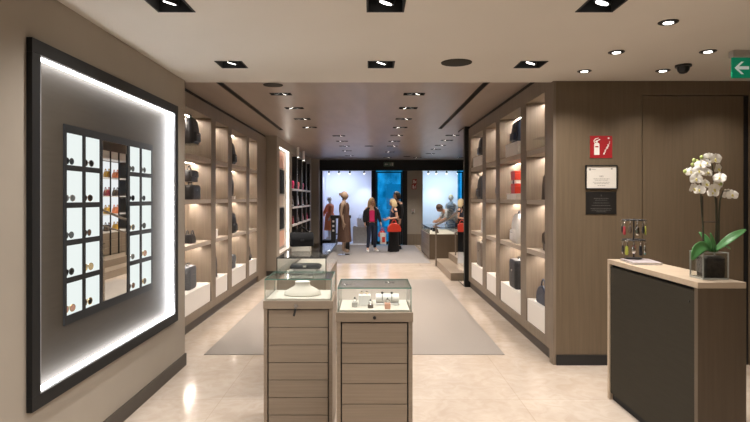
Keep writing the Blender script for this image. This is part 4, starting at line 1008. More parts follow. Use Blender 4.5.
e.box(FX0 - q, FX1, FY0_ - q, FY0_ + q, .826, .842).box(FX0 - q, FX0 + q, FY0_ + q, FY1_, .826, .842).box(FX0 - q, FX0 + q, FY0_ - q, FY0_ + q, .676, .826)
build('glass_edge', e, 'darkframe', gl)
for i, (y, mt, nm_) in enumerate(((15.2, 'brownleather', 'brown'), (15.9, 'leather', 'black'), (16.5, 'navy', 'navy'))):
    bag('clutch', .16, .09, .10, mt, (1.80, y, .6755), PI, '%s wallet standing inside the far glass counter' % nm_, 'wallet', 'wallet', group='wallets in the far counter')

# ------------------------------------------------------------------ black stand behind the mannequin, window contents
t = thing('display_stand', 'black display stand with a shelf behind the brown dressed mannequin', 'stand', (-.85, 17.2, 0))
build('top', MB().box(-1.22, -.60, 17.0, 17.4, 1.0, 1.09), 'black', t)
build('side_panel', MB().box(-1.20, -1.06, 17.02, 17.38, .0065, .9995), 'black', t); build('side_panel', MB().box(-.78, -.64, 17.02, 17.38, .0065, .9995), 'black', t)
build('shelf', MB().box(-1.059, -.781, 17.04, 17.36, .50, .53), 'black', t)
for i, z in enumerate((.60, .74, .88)):
    build('label_plate', MB().box(-1.16, -1.10, 17.008, 17.0195, z, z + .06), 'white', t)
# window 1: grey block with white shoes and bag
zb = .02
t = block(-.62, -.05, YB + .30, YB + .85, zb, .60, 'grey stone block carrying white accessories in the left display window', 'blockgrey')
bag('tote', .26, .13, .30, 'bagwhite', (-.36, YB + .60, .6006), PI / 2 + PI, 'white tote on the grey block in the left display window', 'tote_bag', 'tote bag', hw='gold')
bag('satchel', .17, .10, .16, 'bagwhite', (-.165, YB + .45, .6006), -PI / 2, 'small white handbag at the right end of the grey window block', hw='gold')
shoe(-.55, YB + .5, .6006, 'bagwhite', 'white shoe at the left end of the grey window block', -PI / 2)
# window spots: small lamps at the head of each window
def win_spot(x, tx, e, lb, col, tz=1.5, ss=1.75, bl=1.0):
    y = YB + .22
    t = thing('window_spotlight', lb, 'ceiling light', (x, y, 2.60), 'small spotlights at the head of the display windows')
    M_ = Matrix.Translation((x, y, 2.52)) @ Matrix.Rotation(.1, 4, 'X')
    build('stem', MB().cyl((x, y, 2.54), .008, .06, 8), 'black', t, True)
    hd = build('lamp_head', MB().cyl((0, 0, -.04), .03, .08, 14).xform(M_), 'black', t, True)
    build('lens', MB().ell((0, 0, -.042), (.026, .026, .022), 14, 8).xform(M_), 'lamp', hd)
    light('window', 'SPOT', (x, y - .0, 2.47), e, col, (tx, YB + 1.35, tz), spot_size=ss, spot_blend=bl, shadow_soft_size=.03)
for i, (x, e, col) in enumerate(((-1.45, 88, (.60, .70, 1)), (-1.10, 88, (.60, .70, 1)), (-.72, 92, (.68, .78, 1)), (-.22, 130, (.90, .95, 1)))):
    win_spot(x, x + .02, e, '%s small spotlight from the left at the head of the left display window' % order[i], col, *((1.45, .8, .8) if i == 3 else (1.4, 2.5, 1.0)))
for i, (x, e, col) in enumerate(((2.02, 80, (.66, .87, 1)), (2.30, 120, (.80, .93, 1)), (2.66, 80, (.66, .87, 1)), (3.05, 80, (.70, .87, 1)))):
    win_spot(x, x + .02, e, '%s small spotlight from the left at the head of the right display window' % order[i], col, *((1.45, .8, .8) if i == 1 else (1.4, 2.5, 1.0)))

# ------------------------------------------------------------------ orchid and key ring stand on the reception counter
OYc = 3.45
def opx(px, py, dy=0): return Vector(((px - 370.5) / 560 * (OYc + dy), OYc + dy, 1.62 - (py - 198) / 560 * (OYc + dy)))
vx0, vx1, vy0, vy1 = 2.005, 2.163, 3.378, 3.520; vz = RCZ + .0006
t = thing('orchid', 'white flowering orchid in a square glass vase on the reception counter', 'plant', ((vx0 + vx1) / 2, (vy0 + vy1) / 2, vz))
g = MB(); th = .008; vh = .165
g.box(vx0, vx1, vy0, vy1, vz, vz + .012).box(vx0, vx0 + th, vy0, vy1, vz + .0122, vz + vh).box(vx1 - th, vx1, vy0, vy1, vz + .0122, vz + vh)
g.box(vx0 + th, vx1 - th, vy0, vy0 + th, vz + .0122, vz + vh).box(vx0 + th, vx1 - th, vy1 - th, vy1, vz + .0122, vz + vh)
vs__ = build('vase', g, 'vase', t)
e = MB(); q = .0035
for x in (vx0 + q, vx1 - q):
    for y in (vy0 + q, vy1 - q): e.box(x - q, x + q, y - q, y + q, vz + .0125, vz + vh + .0005)
e.box(vx0 + 2 * q, vx1 - 2 * q, vy0, vy0 + 2 * q, vz + vh - .004, vz + vh + .0005).box(vx0, vx0 + 2 * q, vy0 + 2 * q, vy1 - 2 * q, vz + vh - .004, vz + vh + .0005)
e.box(vx0 + 2 * q, vx1 - 2 * q, vy1 - 2 * q, vy1, vz + vh - .004, vz + vh + .0005).box(vx1 - 2 * q, vx1, vy0 + 2 * q, vy1 - 2 * q, vz + vh - .004, vz + vh + .0005)
e.box(vx0 + .001, vx1 - .001, vy0 + .001, vy1 - .001, vz + .0004, vz + .010)
build('vase_edge', e, 'vaseedge', vs__)
m = MB().loft([(0, .095, .125, .015), (.04, .10, .13, .015), (.115, .10, .13, .015), (.128, .085, .11, .02)], None, ((vx0 + vx1) / 2 + .006, (vy0 + vy1) / 2 - .008, vz + .0125))
build('soil', m, 'bark', t)
def leaf(pts, wid, up=(0, 0, 1), fold=.25):
    """pts: centre line; wid: half widths"""
    m = MB(); vs = []; fs = []; pts = [Vector(p) for p in pts]; n = len(pts)
    for i in range(n):
        tg = (pts[min(i + 1, n - 1)] - pts[max(i - 1, 0)]).normalized(); sd = tg.cross(Vector(up)).normalized(); nn = sd.cross(tg).normalized()
        for a in (-1, -.5, 0, .5, 1): vs.append(pts[i] + sd * wid[i] * a + nn * wid[i] * fold * abs(a))
    for i in range(n - 1):
        for k in range(4): fs.append((i * 5 + k, i * 5 + k + 1, (i + 1) * 5 + k + 1, (i + 1) * 5 + k))
    m.add(vs, fs)
    o = build('leaf', m, 'leaf', t, True, sub=1); s_ = o.modifiers.new('thick', 'SOLIDIFY'); s_.thickness = .003; return o
leaf([opx(713, 252), opx(720, 246, -.02), opx(728, 240, -.04), opx(737, 234, -.05), opx(746, 229.5, -.05)], [.008, .018, .026, .026, .006], (0, -.8, 1))
leaf([opx(711, 252), opx(707, 246, -.04), opx(701, 246, -.08), opx(695, 251, -.10), opx(692, 260, -.11)], [.010, .026, .036, .034, .008], (.2, -1, .35))
leaf([opx(712, 252), opx(709, 243, .02), opx(704, 236, .04), opx(699, 232, .05)], [.008, .020, .020, .005], (0, -1, .4))
leaf([opx(714, 252), opx(713, 243, -.03), opx(710, 233, -.05)], [.010, .020, .006], (.2, -1, .2))
leaf([opx(714, 252), opx(719, 247, .04), opx(724, 245, .09), opx(730, 249, .13)], [.010, .024, .026, .006], (0, -.2, 1))
for pts in ([(704, 250), (703, 225), (701, 200), (701, 185), (699, 170), (694, 163), (686, 170)], [(715, 250), (716.5, 222), (716, 205), (714, 185), (712.5, 166), (709, 159), (703, 158)], [(719, 250), (719, 215), (720, 200), (723, 191), (730, 191)]):
    build('flower_stem', MB().tube([opx(*p) for p in pts], [.0052, .005, .0046, .004, .0034, .0026, .002][:len(pts)], 8), 'stemgreen', t, True)
for a, b in (((703, 252), (702.5, 196)), ((717.2, 252), (716.8, 198))):
    build('stake', MB().tube([opx(*a, .01), opx(*b, .01)], .004, 8), 'stake', t, True)
build('tie', MB().tube([opx(702, 222, .0), opx(718, 222, .0)], .003, 8), 'stake', t, True)
def flower(c, rz, tilt, r, parent):
    M_ = Matrix.Translation(c) @ Matrix.Rotation(rz, 4, 'Z') @ Matrix.Rotation(tilt, 4, 'X')
    m = MB()
    def petal(ang, L, wd, cup):
        vs = []; fs = []; nu, nv = 6, 5
        for i in range(nu):
            u = i / (nu - 1); w_ = wd * math.sin(PI * min(1, (u * .92 + .08))) ** .6
            for k in range(nv):
                v = k / (nv - 1) * 2 - 1
                x = v * w_; y = u * L; z = cup * (u * u) * L * .35 - abs(v) ** 2 * w_ * .25
                vs.append((x * math.cos(ang) - y * math.sin(ang), -z - .002, x * math.sin(ang) + y * math.cos(ang)))
        for i in range(nu - 1):
            for k in range(nv - 1): fs.append((i * nv + k, i * nv + k + 1, (i + 1) * nv + k + 1, (i + 1) * nv + k))
        m.add(vs, fs)
    for a in (0, 2.2, -2.2): petal(a, r, r * .42, .3)
    for a in (1.35, -1.35): petal(a, r * 1.08, r * .78, .2)
    f = build('flower', m.xform(M_), 'petal', parent, True, fix=False)
    m2 = MB().ell((0, -.008, -.004), (r * .16, r * .22, r * .20), 10, 6).ell((0, -.014, -.012), (r * .10, r * .2, r * .10), 8, 6)
    build('throat', m2.xform(M_), 'petalc', f, True)
FL = [(708.8, 158), (715, 159), (705.5, 163), (717.8, 168.5), (707, 172.5), (719.6, 178), (699, 171), (696, 179), (705.4, 184), (693.2, 188), (699.3, 190), (690.8, 172), (714, 189), (718, 184), (727, 194), (732, 195), (700.5, 165), (713, 193)]
for i, (px, py) in enumerate(FL):
    flower(opx(px, py, random.uniform(-.05, .04)), random.uniform(-.7, .5), random.uniform(-.35, .25), random.uniform(.031, .037), t)
for px, py in ((685, 171.4), (694, 160.3), (701.6, 157.3), (697, 161.5), (692.5, 164.5), (720.5, 184)):
    build('bud', MB().ell(opx(px, py), (.011, .010, .013), 12, 8), 'bud', t, True)
# key ring stand
kx, ky, kz = 2.066, 4.395, RCZ + .0006
t = thing('booklet', 'mauve grey booklet lying flat on the counter under the key ring stand', 'booklet', (2.07, 4.27, kz))
build('cover', MB().box(-.105, .105, -.15, .15, 0, .004).xform(Matrix.Translation((2.068, 4.285, kz)) @ Matrix.Rotation(-.12, 4, 'Z')), 'booklet', t, bevel=.0006)
build('pages', MB().box(-.102, .102, -.147, .147, .0042, .012).xform(Matrix.Translation((2.068, 4.285, kz)) @ Matrix.Rotation(-.12, 4, 'Z')), 'paper', t)
build('cover', MB().box(-.105, .105, -.15, .15, .0122, .016).xform(Matrix.Translation((2.068, 4.285, kz)) @ Matrix.Rotation(-.12, 4, 'Z')), 'booklet', t, bevel=.0006)
kz += .0166
t = thing('keyring_stand', 'two tier black stand hung with key rings on the reception counter', 'stand', (kx, ky, kz))
build('base', MB().lathe([(.055, 0), (.062, .004), (.062, .010), (.02, .014)], (kx, ky, kz), 28), 'black', t, True)
build('post', MB().cyl((kx, ky, kz + .012), .006, .305, 12), 'black', t, True)
for zt in (.150, .305):
    rg = build('ring', MB().loop_tube([(kx + .083 * math.cos(a), ky + .083 * math.sin(a), kz + zt) for a in [2 * PI * i / 32 for i in range(32)]], .005, 8), 'black', t, True)
    for a in (0, PI / 2): build('spoke', MB().tube([(kx - .083 * math.cos(a), ky - .083 * math.sin(a), kz + zt), (kx + .083 * math.cos(a), ky + .083 * math.sin(a), kz + zt)], .003, 8), 'black', rg, True)
MT['teal'] = plain('teal enamel', (.03, .22, .20), .3); MT['olive'] = plain('olive enamel', (.28, .30, .05), .3)
kc = ['chrome', 'leather', 'chrome', 'teal', 'leather', 'wine', 'brownleather', 'chrome', 'leather', 'olive']
kn = ['silver', 'black', 'silver', 'teal', 'black', 'wine red', 'brown', 'silver', 'black', 'olive']
for tier, zt in ((1, .150), (0, .305)):
    for i in range(10):
        a = 2 * PI * i / 10 + .2 + tier * .3; x, y = kx + .083 * math.cos(a), ky + .083 * math.sin(a); z = kz + zt
        j = (i + 4 * tier) % 10
        lb = '%s key ring hanging on the %s tier of the black stand' % (kn[j], ['upper', 'lower'][tier])
        q_ = thing('key_ring', lb, 'key ring', (x, y, z), 'key rings on the black stand')
        r_ = build('ring', MB().loop_tube([(x + .010 * math.cos(b) * math.cos(a), y + .010 * math.cos(b) * math.sin(a), z - .009 + .012 * math.sin(b)) for b in [2 * PI * k / 16 for k in range(16)]], .0016, 6), 'chrome', q_, True)
        L_ = .070 if i % 2 else .055
        build('chain', MB().tube([(x, y, z - .020), (x, y, z - .045)], .0022, 6), 'chrome', q_, True)
        build('fob', MB().loft([(-.045 - L_, .018, .008, .003), (-.045 - L_ * .8, .028, .012, .004), (-.055, .022, .010, .004), (-.045, .008, .006, .002)], None, (0, 0, 0)).xform(Matrix.Translation((x, y, z)) @ Matrix.Rotation(a, 4, 'Z')), kc[j], q_, True)
# ------------------------------------------------------------------ figures
def skin_mesh(J, E, root='pelvis', sub=1):
    """grow one surface over the joint graph J {name: (co, r)} and edges E; returns (verts, faces)"""
    names = list(J); ix = {n: i for i, n in enumerate(names)}
    me = bpy.data.meshes.new('grow'); me.from_pydata([J[n][0] for n in names], [(ix[a], ix[b]) for a, b in E], [])
    o = bpy.data.objects.new('grow', me); COL.objects.link(o)
    o.modifiers.new('s', 'SKIN').use_smooth_shade = True
    for i, n in enumerate(names):
        sv = me.skin_vertices[0].data[i]; r = J[n][1]
        sv.radius = r if isinstance(r, tuple) else (r, r); sv.use_root = (n == root)
    if sub: o.modifiers.new('u', 'SUBSURF').levels = sub
    dg = bpy.context.evaluated_depsgraph_get(); ev = o.evaluated_get(dg); m2 = ev.to_mesh()
    vs = [v.co.copy() for v in m2.vertices]; fs = [list(p.vertices) for p in m2.polygons]
    ev.to_mesh_clear(); bpy.data.objects.remove(o); bpy.data.meshes.remove(me)
    return vs, fs
def V3(*a): return Vector(a)
BASE = dict(pelvis=(0, 0, .90), waist=(0, 0, 1.04), chest=(0, 0, 1.22), collar=(0, .01, 1.36), neck=(0, .005, 1.42), skull=(0, 0, 1.49),
            shL=(.165, .01, 1.335), elL=(.205, .03, 1.07), wrL=(.215, -.03, .84), paL=(.216, -.045, .775),
            hipL=(.085, 0, .86), knL=(.09, -.015, .48), anL=(.09, .02, .085), toL=(.10, -.13, .03))
for k_ in list(BASE):
    if k_.endswith('L'): x, y, z = BASE[k_]; BASE[k_[:-1] + 'R'] = (-x, y, z)
RAD = dict(pelvis=(.135, .10), waist=(.11, .085), chest=(.135, .10), collar=(.075, .06), neck=.052, skull=.06, sh=.055, el=.04, wr=.027, pa=(.034, .02), hip=.085, kn=.055, an=.038, to=(.042, .026))
EDG = [('pelvis', 'waist'), ('waist', 'chest'), ('chest', 'collar'), ('collar', 'neck'), ('neck', 'skull')]
for s_ in 'LR': EDG += [('collar', 'sh' + s_), ('sh' + s_, 'el' + s_), ('el' + s_, 'wr' + s_), ('wr' + s_, 'pa' + s_), ('pelvis', 'hip' + s_), ('hip' + s_, 'kn' + s_), ('kn' + s_, 'an' + s_), ('an' + s_, 'to' + s_)]
def rad(n): return RAD.get(n, RAD.get(n[:-1]))
def head_mesh(mb, c, R, k=1.0, face=True, mats=(0, 1, 2)):
    """head centred at c, facing -Y before rotation R (3x3)"""
    c = Vector(c); n, m = 24, 18; vs = []; fs = []
    T = lambda p: c + R @ (Vector(p) * k)
    for i in range(1, m):
        a = PI * i / m
        for q in range(n):
            b = 2 * PI * q / n; x, y, z = math.sin(a) * math.cos(b), math.sin(a) * math.sin(b), -math.cos(a)
            px, py, pz = x * .074, y * .094, z * .112
            if z < -.1: px *= 1 + .42 * (z + .1); py = py * (1 + .25 * (z + .1)) - .012 * (-z - .1)
            if py < 0:
                py += .012 * max(0, 1 - abs(pz - .012) / .03) * max(0, 1 - abs(abs(px) - .03) / .03)
                py -= .004 * max(0, 1 - abs(pz + .048) / .018) * max(0, 1 - abs(px) / .03)
            vs.append(T((px, py, pz)))
    for i in range(m - 2):
        for q in range(n): q2 = (q + 1) % n; fs.append((i * n + q, i * n + q2, (i + 1) * n + q2, (i + 1) * n + q))
    b0 = len(vs); vs += [T((0, -.012, -.108)), T((0, 0, .112))]
    for q in range(n): q2 = (q + 1) % n; fs += [(b0, q2, q), (b0 + 1, (m - 2) * n + q, (m - 2) * n + q2)]
    mb.mat(mats[0]).add(vs, fs)
    mb.add([T(p) for p in ((0, -.088, .022), (-.014, -.090, -.022), (.014, -.090, -.022), (0, -.116, -.020), (0, -.088, -.032))], [(0, 1, 3), (0, 3, 2), (1, 4, 3), (2, 3, 4), (0, 2, 1), (1, 2, 4)])
    M3 = R
    for s_ in (-1, 1): mb.ell(T((s_ * .075, .008, -.008)), (.010 * k, .018 * k, .030 * k), 10, 8, M3)
    if face:
        mb.mat(mats[1])
        for s_ in (-1, 1): mb.ell(T((s_ * .030, -.083, .010)), (.012 * k, .008 * k, .006 * k), 10, 6, M3)
        for s_ in (-1, 1): mb.ell(T((s_ * .030, -.087, .028)), (.016 * k, .005 * k, .003 * k), 8, 6, M3)
        mb.mat(mats[2]); mb.ell(T((0, -.092, -.050)), (.022 * k, .008 * k, .007 * k), 12, 6, M3)
    mb.mat(mats[0])
def rotm(yaw=0, pitch=0, roll=0):
    return (Matrix.Rotation(yaw, 3, 'Z') @ Matrix.Rotation(pitch, 3, 'X') @ Matrix.Rotation(roll, 3, 'Y'))
def figure(name, label, cat, loc, rz, H, pose, mats, curl=1.0, head=(0, 0, 0), face=True, slim=1.0):
    k = H / 1.65; J = {}
    for n, p in BASE.items():
        p = pose.get(n, p); r = rad(n)
        r = tuple(a * k * slim for a in r) if isinstance(r, tuple) else r * k * slim
        J[n] = (Vector(p) * k, r)
    E = list(EDG)
    for s_ in 'LR':                                     # fingers grow out of the palm, thumb from its side
        w_, p = J['wr' + s_][0], J['pa' + s_][0]; d = (p - w_).normalized(); side = -1 if s_ == 'R' else 1
        fwd = pose.get('thumb' + s_, Vector((0, -1, 0))); fwd = Vector(fwd); fwd = (fwd - d * fwd.dot(d)).normalized(); inw = fwd.cross(d) * side
        for i, L in enumerate((.058, .066, .062, .048)):
            b = p + fwd * k * (.022 - .0145 * i) + d * k * .012
            t1 = b + d * L * .55 * k; t2 = t1 + (d * .62 + inw * -.75 * curl).normalized() * L * .5 * k
            for q, (pt, r) in enumerate(((b, .0098), (t1, .0085), (t2, .0068))): J['f%s%d%d' % (s_, i, q)] = (pt, r * k)
            E += [('pa' + s_, 'f%s%d0' % (s_, i)), ('f%s%d0' % (s_, i), 'f%s%d1' % (s_, i)), ('f%s%d1' % (s_, i), 'f%s%d2' % (s_, i))]
        th = w_.lerp(p, .55) + fwd * .026 * k; t1 = th + (d * .6 + fwd * .8).normalized() * .032 * k; t2 = t1 + (d * .9 + fwd * .1).normalized() * .03 * k
        for q, (pt, r) in enumerate(((th, .011), (t1, .0095), (t2, .0075))): J['t%s%d' % (s_, q)] = (pt, r * k)
        E += [('pa' + s_, 't%s0' % s_), ('t%s0' % s_, 't%s1' % s_), ('t%s1' % s_, 't%s2' % s_)]
    t = thing(name, label, cat, (0, 0, 0))
    m = MB(); m.add(*skin_mesh(J, E))
    hc = J['skull'][0] + rotm(*head) @ Vector((0, -.022, .055)) * k
    head_mesh(m, hc, rotm(*head), k, face)
    build('body', m, mats, t, True)
    t['_'] = 0; del t['_']
    return t, J, k, hc
def cloth(name, t, J, parts, mat, grow=.012, scale=1.0, sub=1, root=None, extra=None):
    """garment following the joints; parts: [(a, b, f0, f1)] pieces of limbs"""
    N = {}; E = []
    def key(a, b, f):
        if f <= .001: n = a
        elif f >= .999: n = b
        else: n = '%s_%s_%.2f' % (a, b, f)
        if n not in N:
            pa, pb = J[a][0], J[b][0]; ra, rb = J[a][1], J[b][1]
            ra = ra if isinstance(ra, tuple) else (ra, ra); rb = rb if isinstance(rb, tuple) else (rb, rb)
            N[n] = (pa.lerp(pb, f), tuple((x + (y - x) * f) * scale + grow for x, y in zip(ra, rb)))
        return n
    for a, b, f0, f1 in parts: E.append((key(a, b, f0), key(a, b, f1)))
    if extra:
        for n, v in extra.items(): N[n] = (N[n][0] + Vector(v.get('d', (0, 0, 0))), tuple(a * v.get('s', 1) for a in N[n][1]))
    o = build(name, MB().add(*skin_mesh(N, E, root or list(N)[0], sub)), mat, t, True)
    return o
TORSO = [('pelvis', 'waist', .0, 1), ('waist', 'chest', 0, 1), ('chest', 'collar', 0, .8)]
def sleeve(s_, e): 
    out = [('chest', 'collar', 0, .8)] if False else []
    out += [('collar', 'sh' + s_, 0, 1), ('sh' + s_, 'el' + s_, 0, min(1, e))]
    if e > 1: out.append(('el' + s_, 'wr' + s_, 0, e - 1))
    return out
def place(t, loc, rz): t.location = loc; t.rotation_euler = (0, 0, rz)
def hair(t, hc, R, k, mat, long=0, vol=1.0, bun=False, bob=False):
    m = MB(); c = Vector(hc)
    T = lambda p: c + R @ (Vector(p) * k)
    n, q = 24, 12; vs = []; fs = []
    for i in range(q + 1):
        a = PI * .5 * i / q * 1.25
        for j in range(n):
            b = 2 * PI * j / n; z = math.cos(a); r = math.sin(a); fr = max(0, -math.sin(b))
            aa = a * (1 - .42 * fr)
            vs.append(T((.083 * vol * math.sin(aa) * math.cos(b), .012 + .100 * vol * math.sin(aa) * math.sin(b), .010 + .118 * vol * math.cos(aa))))
    for i in range(q):
        for j in range(n): j2 = (j + 1) % n; fs.append((i * n + j, i * n + j2, (i + 1) * n + j2, (i + 1) * n + j))
    m.add(vs, fs)
    if long:
        for j in range(15):
            b = PI * (-.10 + 1.2 * j / 14); x, y = .080 * math.cos(b), .018 + .088 * math.sin(b)
            pts = [T((x * .8, y * .8, .07)), T((x * 1.08, y * 1.05, .0)), T((x * 1.28, y * 1.08, -.07)), T((x * 1.30, y * .95 + .01, -.07 - long * .6)), T((x * 1.05, y * .9 + .005, -.07 - long))]
            m.tube(pts, [.02 * k, .026 * k, .028 * k, .024 * k, .008 * k], 8)
    if bun: m.ell(T((0, .115, .055)), (.042 * k, .045 * k, .042 * k), 14, 10)
    return build('hair', m, mat, t, True)
def shoes(t, J, k, mat):
    for s_ in 'LR':
        a, b = J['an' + s_][0], J['to' + s_][0]; d = Vector((b.x - a.x, b.y - a.y, 0)).normalized()
        ang = math.atan2(d.y, d.x)
        m = MB().loft([(0, .075 * k, .25 * k, .035 * k), (.02 * k, .085 * k, .26 * k, .04 * k), (.045 * k, .078 * k, .22 * k, .036 * k, -.015 * k), (.075 * k, .07 * k, .12 * k, .033 * k, -.06 * k), (.10 * k, .066 * k, .10 * k, .032 * k, -.065 * k)])
        m.xform(Matrix.Translation((a.x + d.x * .065 * k, a.y + d.y * .065 * k, a.z - .085 * k)) @ Matrix.Rotation(ang, 4, 'Z'))
        build('shoe', m, mat, t, True)
SK = ['skin', 'eye', 'lips']
def px3(px, Y, z): return Vector(((px - 370.5) / 560 * Y, Y, z))

# woman with the blond hair, black cardigan, pink top
Y1 = 17.0; P1 = px3(371.5, Y1, .0065)
pose = dict(knR=(-.085, -.03, .48), anR=(-.13, -.06, .085), toR=(-.16, -.20, .03), anL=(.12, .05, .085), toL=(.17, -.09, .03),
            elL=(.235, .0, 1.08), wrL=(.275, -.10, .87), paL=(.283, -.125, .81), elR=(-.225, .02, 1.08), wrR=(-.22, -.06, .86), paR=(-.215, -.08, .795))
t, J, k, hc = figure('person', 'blond woman in black cardigan, pink top and dark jeans holding two bags', 'person', P1, 0, 1.60, pose, SK, head=(.35, .05, 0))
cloth('jeans', t, J, [('waist', 'pelvis', .35, 1)] + [x for s_ in 'LR' for x in (('pelvis', 'hip' + s_, 0, 1), ('hip' + s_, 'kn' + s_, 0, 1), ('kn' + s_, 'an' + s_, 0, .97))], 'denim', .014, root='pelvis')
cloth('top', t, J, [('pelvis', 'waist', .3, 1), ('waist', 'chest', 0, 1), ('chest', 'collar', 0, .75)], 'magenta', .020, root='waist')
# open cardigan: two front panels, back and sleeves
cd = cloth('cardigan_sleeves', t, J, [('sh' + s_, 'el' + s_, 0, 1) for s_ in 'L'] + [('elL', 'wrL', 0, .9), ('shL', 'collar', 0, .7)], 'cardigan', .022, root='shL')
cloth('cardigan_sleeves', t, J, [('shR', 'elR', 0, 1), ('elR', 'wrR', 0, .9), ('shR', 'collar', 0, .7)], 'cardigan', .022, root='shR')
m = MB(); n = 22; vs = []; fs = []
zs = [(.80, .195, .150), (.92, .190, .150), (1.04, .168, .128), (1.18, .178, .135), (1.30, .170, .115), (1.37, .11, .085)]
for q_ in (0, 1):
    for z, a, b in zs:
        for i in range(n):
            th_ = -PI / 2 + .52 + (2 * PI - 1.04) * i / (n - 1); r = 1 - .06 * q_
            vs.append((a * r * math.cos(th_) * k, (.01 + b * r * math.sin(th_)) * k, z * k))
L = len(zs)
for q_ in (0, 1):
    for i in range(L - 1):
        for j in range(n - 1):
            o_ = q_ * L * n; fs.append((o_ + i * n + j, o_ + i * n + j + 1, o_ + (i + 1) * n + j + 1, o_ + (i + 1) * n + j))
for i in range(L - 1):
    for j in (0, n - 1): fs.append((i * n + j, (i + 1) * n + j, L * n + (i + 1) * n + j, L * n + i * n + j))
for i in (0, L - 1):
    for j in range(n - 1): fs.append((i * n + j, i * n + j + 1, L * n + i * n + j + 1, L * n + i * n + j))
build('cardigan', m.add(vs, fs), 'cardigan', t, True)
hair(t, hc, rotm(.35, .05, 0), k, 'blond', .13, 1.12); shoes(t, J, k, 'bagwhite')
R1 = .18; place(t, P1, R1)
hl = P1 + Matrix.Rotation(R1, 3, 'Z') @ (J['paL'][0] + Vector((0.005, -.012, -.045)))
def hang(bt, top, rz=0):   # a bag held with its handle at a point
    bt.location = top; bt.rotation_euler = (0, 0, rz)
b1 = bag('bowling', .24, .12, .18, 'bagred', (0, 0, 0), 0, 'small coral red handbag held by the blond woman in the black cardigan', hw='gold'); hang(b1, hl + Vector((.02, .06, -.300)), PI / 2 + .1)
t2 = thing('shopping_bag', 'white paper shopping bag with a red print held by the woman in black cardigan', 'shopping bag', (0, 0, 0))
build('body', MB().loft([(0, .17, .10, .004), (.34, .18, .11, .004)]), 'bagwhite', t2); build('print', MB().box(.0555, .0575, -.045, .045, .06, .22), 'bagred', t2)
build('print', MB().box(-.0575, -.0555, -.045, .045, .06, .22), 'bagred', t2)
build('handle', MB().tube(arc((0, -.05, .338), (0, .05, .338), .17), .004, 6), 'bagred', t2, True); hang(t2, hl + Vector((.05, -.09, -.515)), PI / 2 + .2)

# woman in navy top and long black skirt with a red handbag on her forearm, seen from her left side
Y2 = 16.9; P2 = px3(393.5, Y2, .0065)
pose = dict(elL=(.24, .04, 1.08), wrL=(.285, -.20, 1.06), paL=(.285, -.265, 1.07), thumbL=(0, 0, 1), elR=(-.21, -.02, 1.08), wrR=(-.15, -.20, 1.0), paR=(-.13, -.26, 1.01), thumbR=(0, 0, 1))
t, J, k, hc = figure('person', 'pale blond woman in navy top and long black skirt carrying a red handbag', 'person', P2, 0, 1.56, pose, SK, head=(-.35, .12, 0))
cloth('top', t, J, TORSO, 'navycloth', .018, root='pelvis'); 
cloth('sleeve', t, J, [('collar', 'shL', .4, 1), ('shL', 'elL', 0, .35)], 'navycloth', .018, root='shL'); cloth('sleeve', t, J, [('collar', 'shR', .4, 1), ('shR', 'elR', 0, .35)], 'navycloth', .018, root='shR')
m = MB(); m.loft([(z * k, a * k, b * k, min(a, b) * .48 * k) for z, b, a in ((.012, .40, .36), (.30, .36, .32), (.60, .35, .30), (.86, .34, .28), (1.0, .30, .22), (1.05, .28, .20))])
build('skirt', m, 'blackcloth', t, True)
shoes(t, J, k, 'black'); hair(t, hc, rotm(-.35, .12, 0), k, 'blondpale', .07, 1.15)
R2 = -PI / 2 + .30; place(t, P2, R2)
fa = P2 + Matrix.Rotation(R2, 3, 'Z') @ (J['elL'][0].lerp(J['wrL'][0], .55))
b2 = bag('bowling', .40, .17, .26, 'bagred', (0, 0, 0), 0, 'large coral red handbag hanging from the forearm of the woman in the long black skirt', hw='gold'); hang(b2, fa + Vector((.01, -.06, -.398)), PI / 2 + .15)

# tall dark haired man just behind her
Y3 = 17.75; P3 = px3(397.2, Y3, .0065)
t, J, k, hc = figure('person', 'tall dark haired person in dark clothes standing behind the woman in the long black skirt', 'person', P3, 0, 1.80, {}, SK, head=(-.2, 0, 0))
cloth('trousers', t, J, [('waist', 'pelvis', .4, 1)] + [x for s_ in 'LR' for x in (('pelvis', 'hip' + s_, 0, 1), ('hip' + s_, 'kn' + s_, 0, 1), ('kn' + s_, 'an' + s_, 0, .97))], 'blackcloth', .018, root='pelvis')
cloth('jacket', t, J, [('pelvis', 'waist', .0, 1)] + TORSO[1:] + [('collar', 'shL', 0, 1), ('shL', 'elL', 0, 1), ('elL', 'wrL', 0, .9), ('collar', 'shR', 0, 1), ('shR', 'elR', 0, 1), ('elR', 'wrR', 0, .9), ('chest', 'collar', .8, 1)], 'cardigan', .026, root='pelvis')
shoes(t, J, k, 'black'); hair(t, hc, rotm(-.2, 0, 0), k, 'darkhair', .03, 1.06); place(t, P3, -PI / 2 + .5)

# man in a pale checked shirt leaning over the far counter from behind
P4 = Vector((2.62, 16.75, .0008))
pose = dict(waist=(0, -.08, 1.00), chest=(0, -.24, 1.12), collar=(0, -.38, 1.18), neck=(0, -.435, 1.20), skull=(0, -.49, 1.235),
            shL=(.165, -.36, 1.155), elL=(.23, -.44, .97), wrL=(.14, -.58, .90), paL=(.12, -.64, .875), shR=(-.165, -.36, 1.155), elR=(-.23, -.46, .97), wrR=(-.12, -.60, .90), paR=(-.10, -.66, .875), pelvis=(0, .04, .88), hipL=(.085, .04, .84), hipR=(-.085, .04, .84))
t, J, k, hc = figure('person', 'man in pale checked shirt bending over the far glass counter', 'person', P4, 0, 1.72, pose, SK, curl=.3, head=(0, .75, 0))
cloth('trousers', t, J, [('waist', 'pelvis', .5, 1)] + [x for s_ in 'LR' for x in (('pelvis', 'hip' + s_, 0, 1), ('hip' + s_, 'kn' + s_, 0, 1), ('kn' + s_, 'an' + s_, 0, .97))], 'denim', .018, root='pelvis')
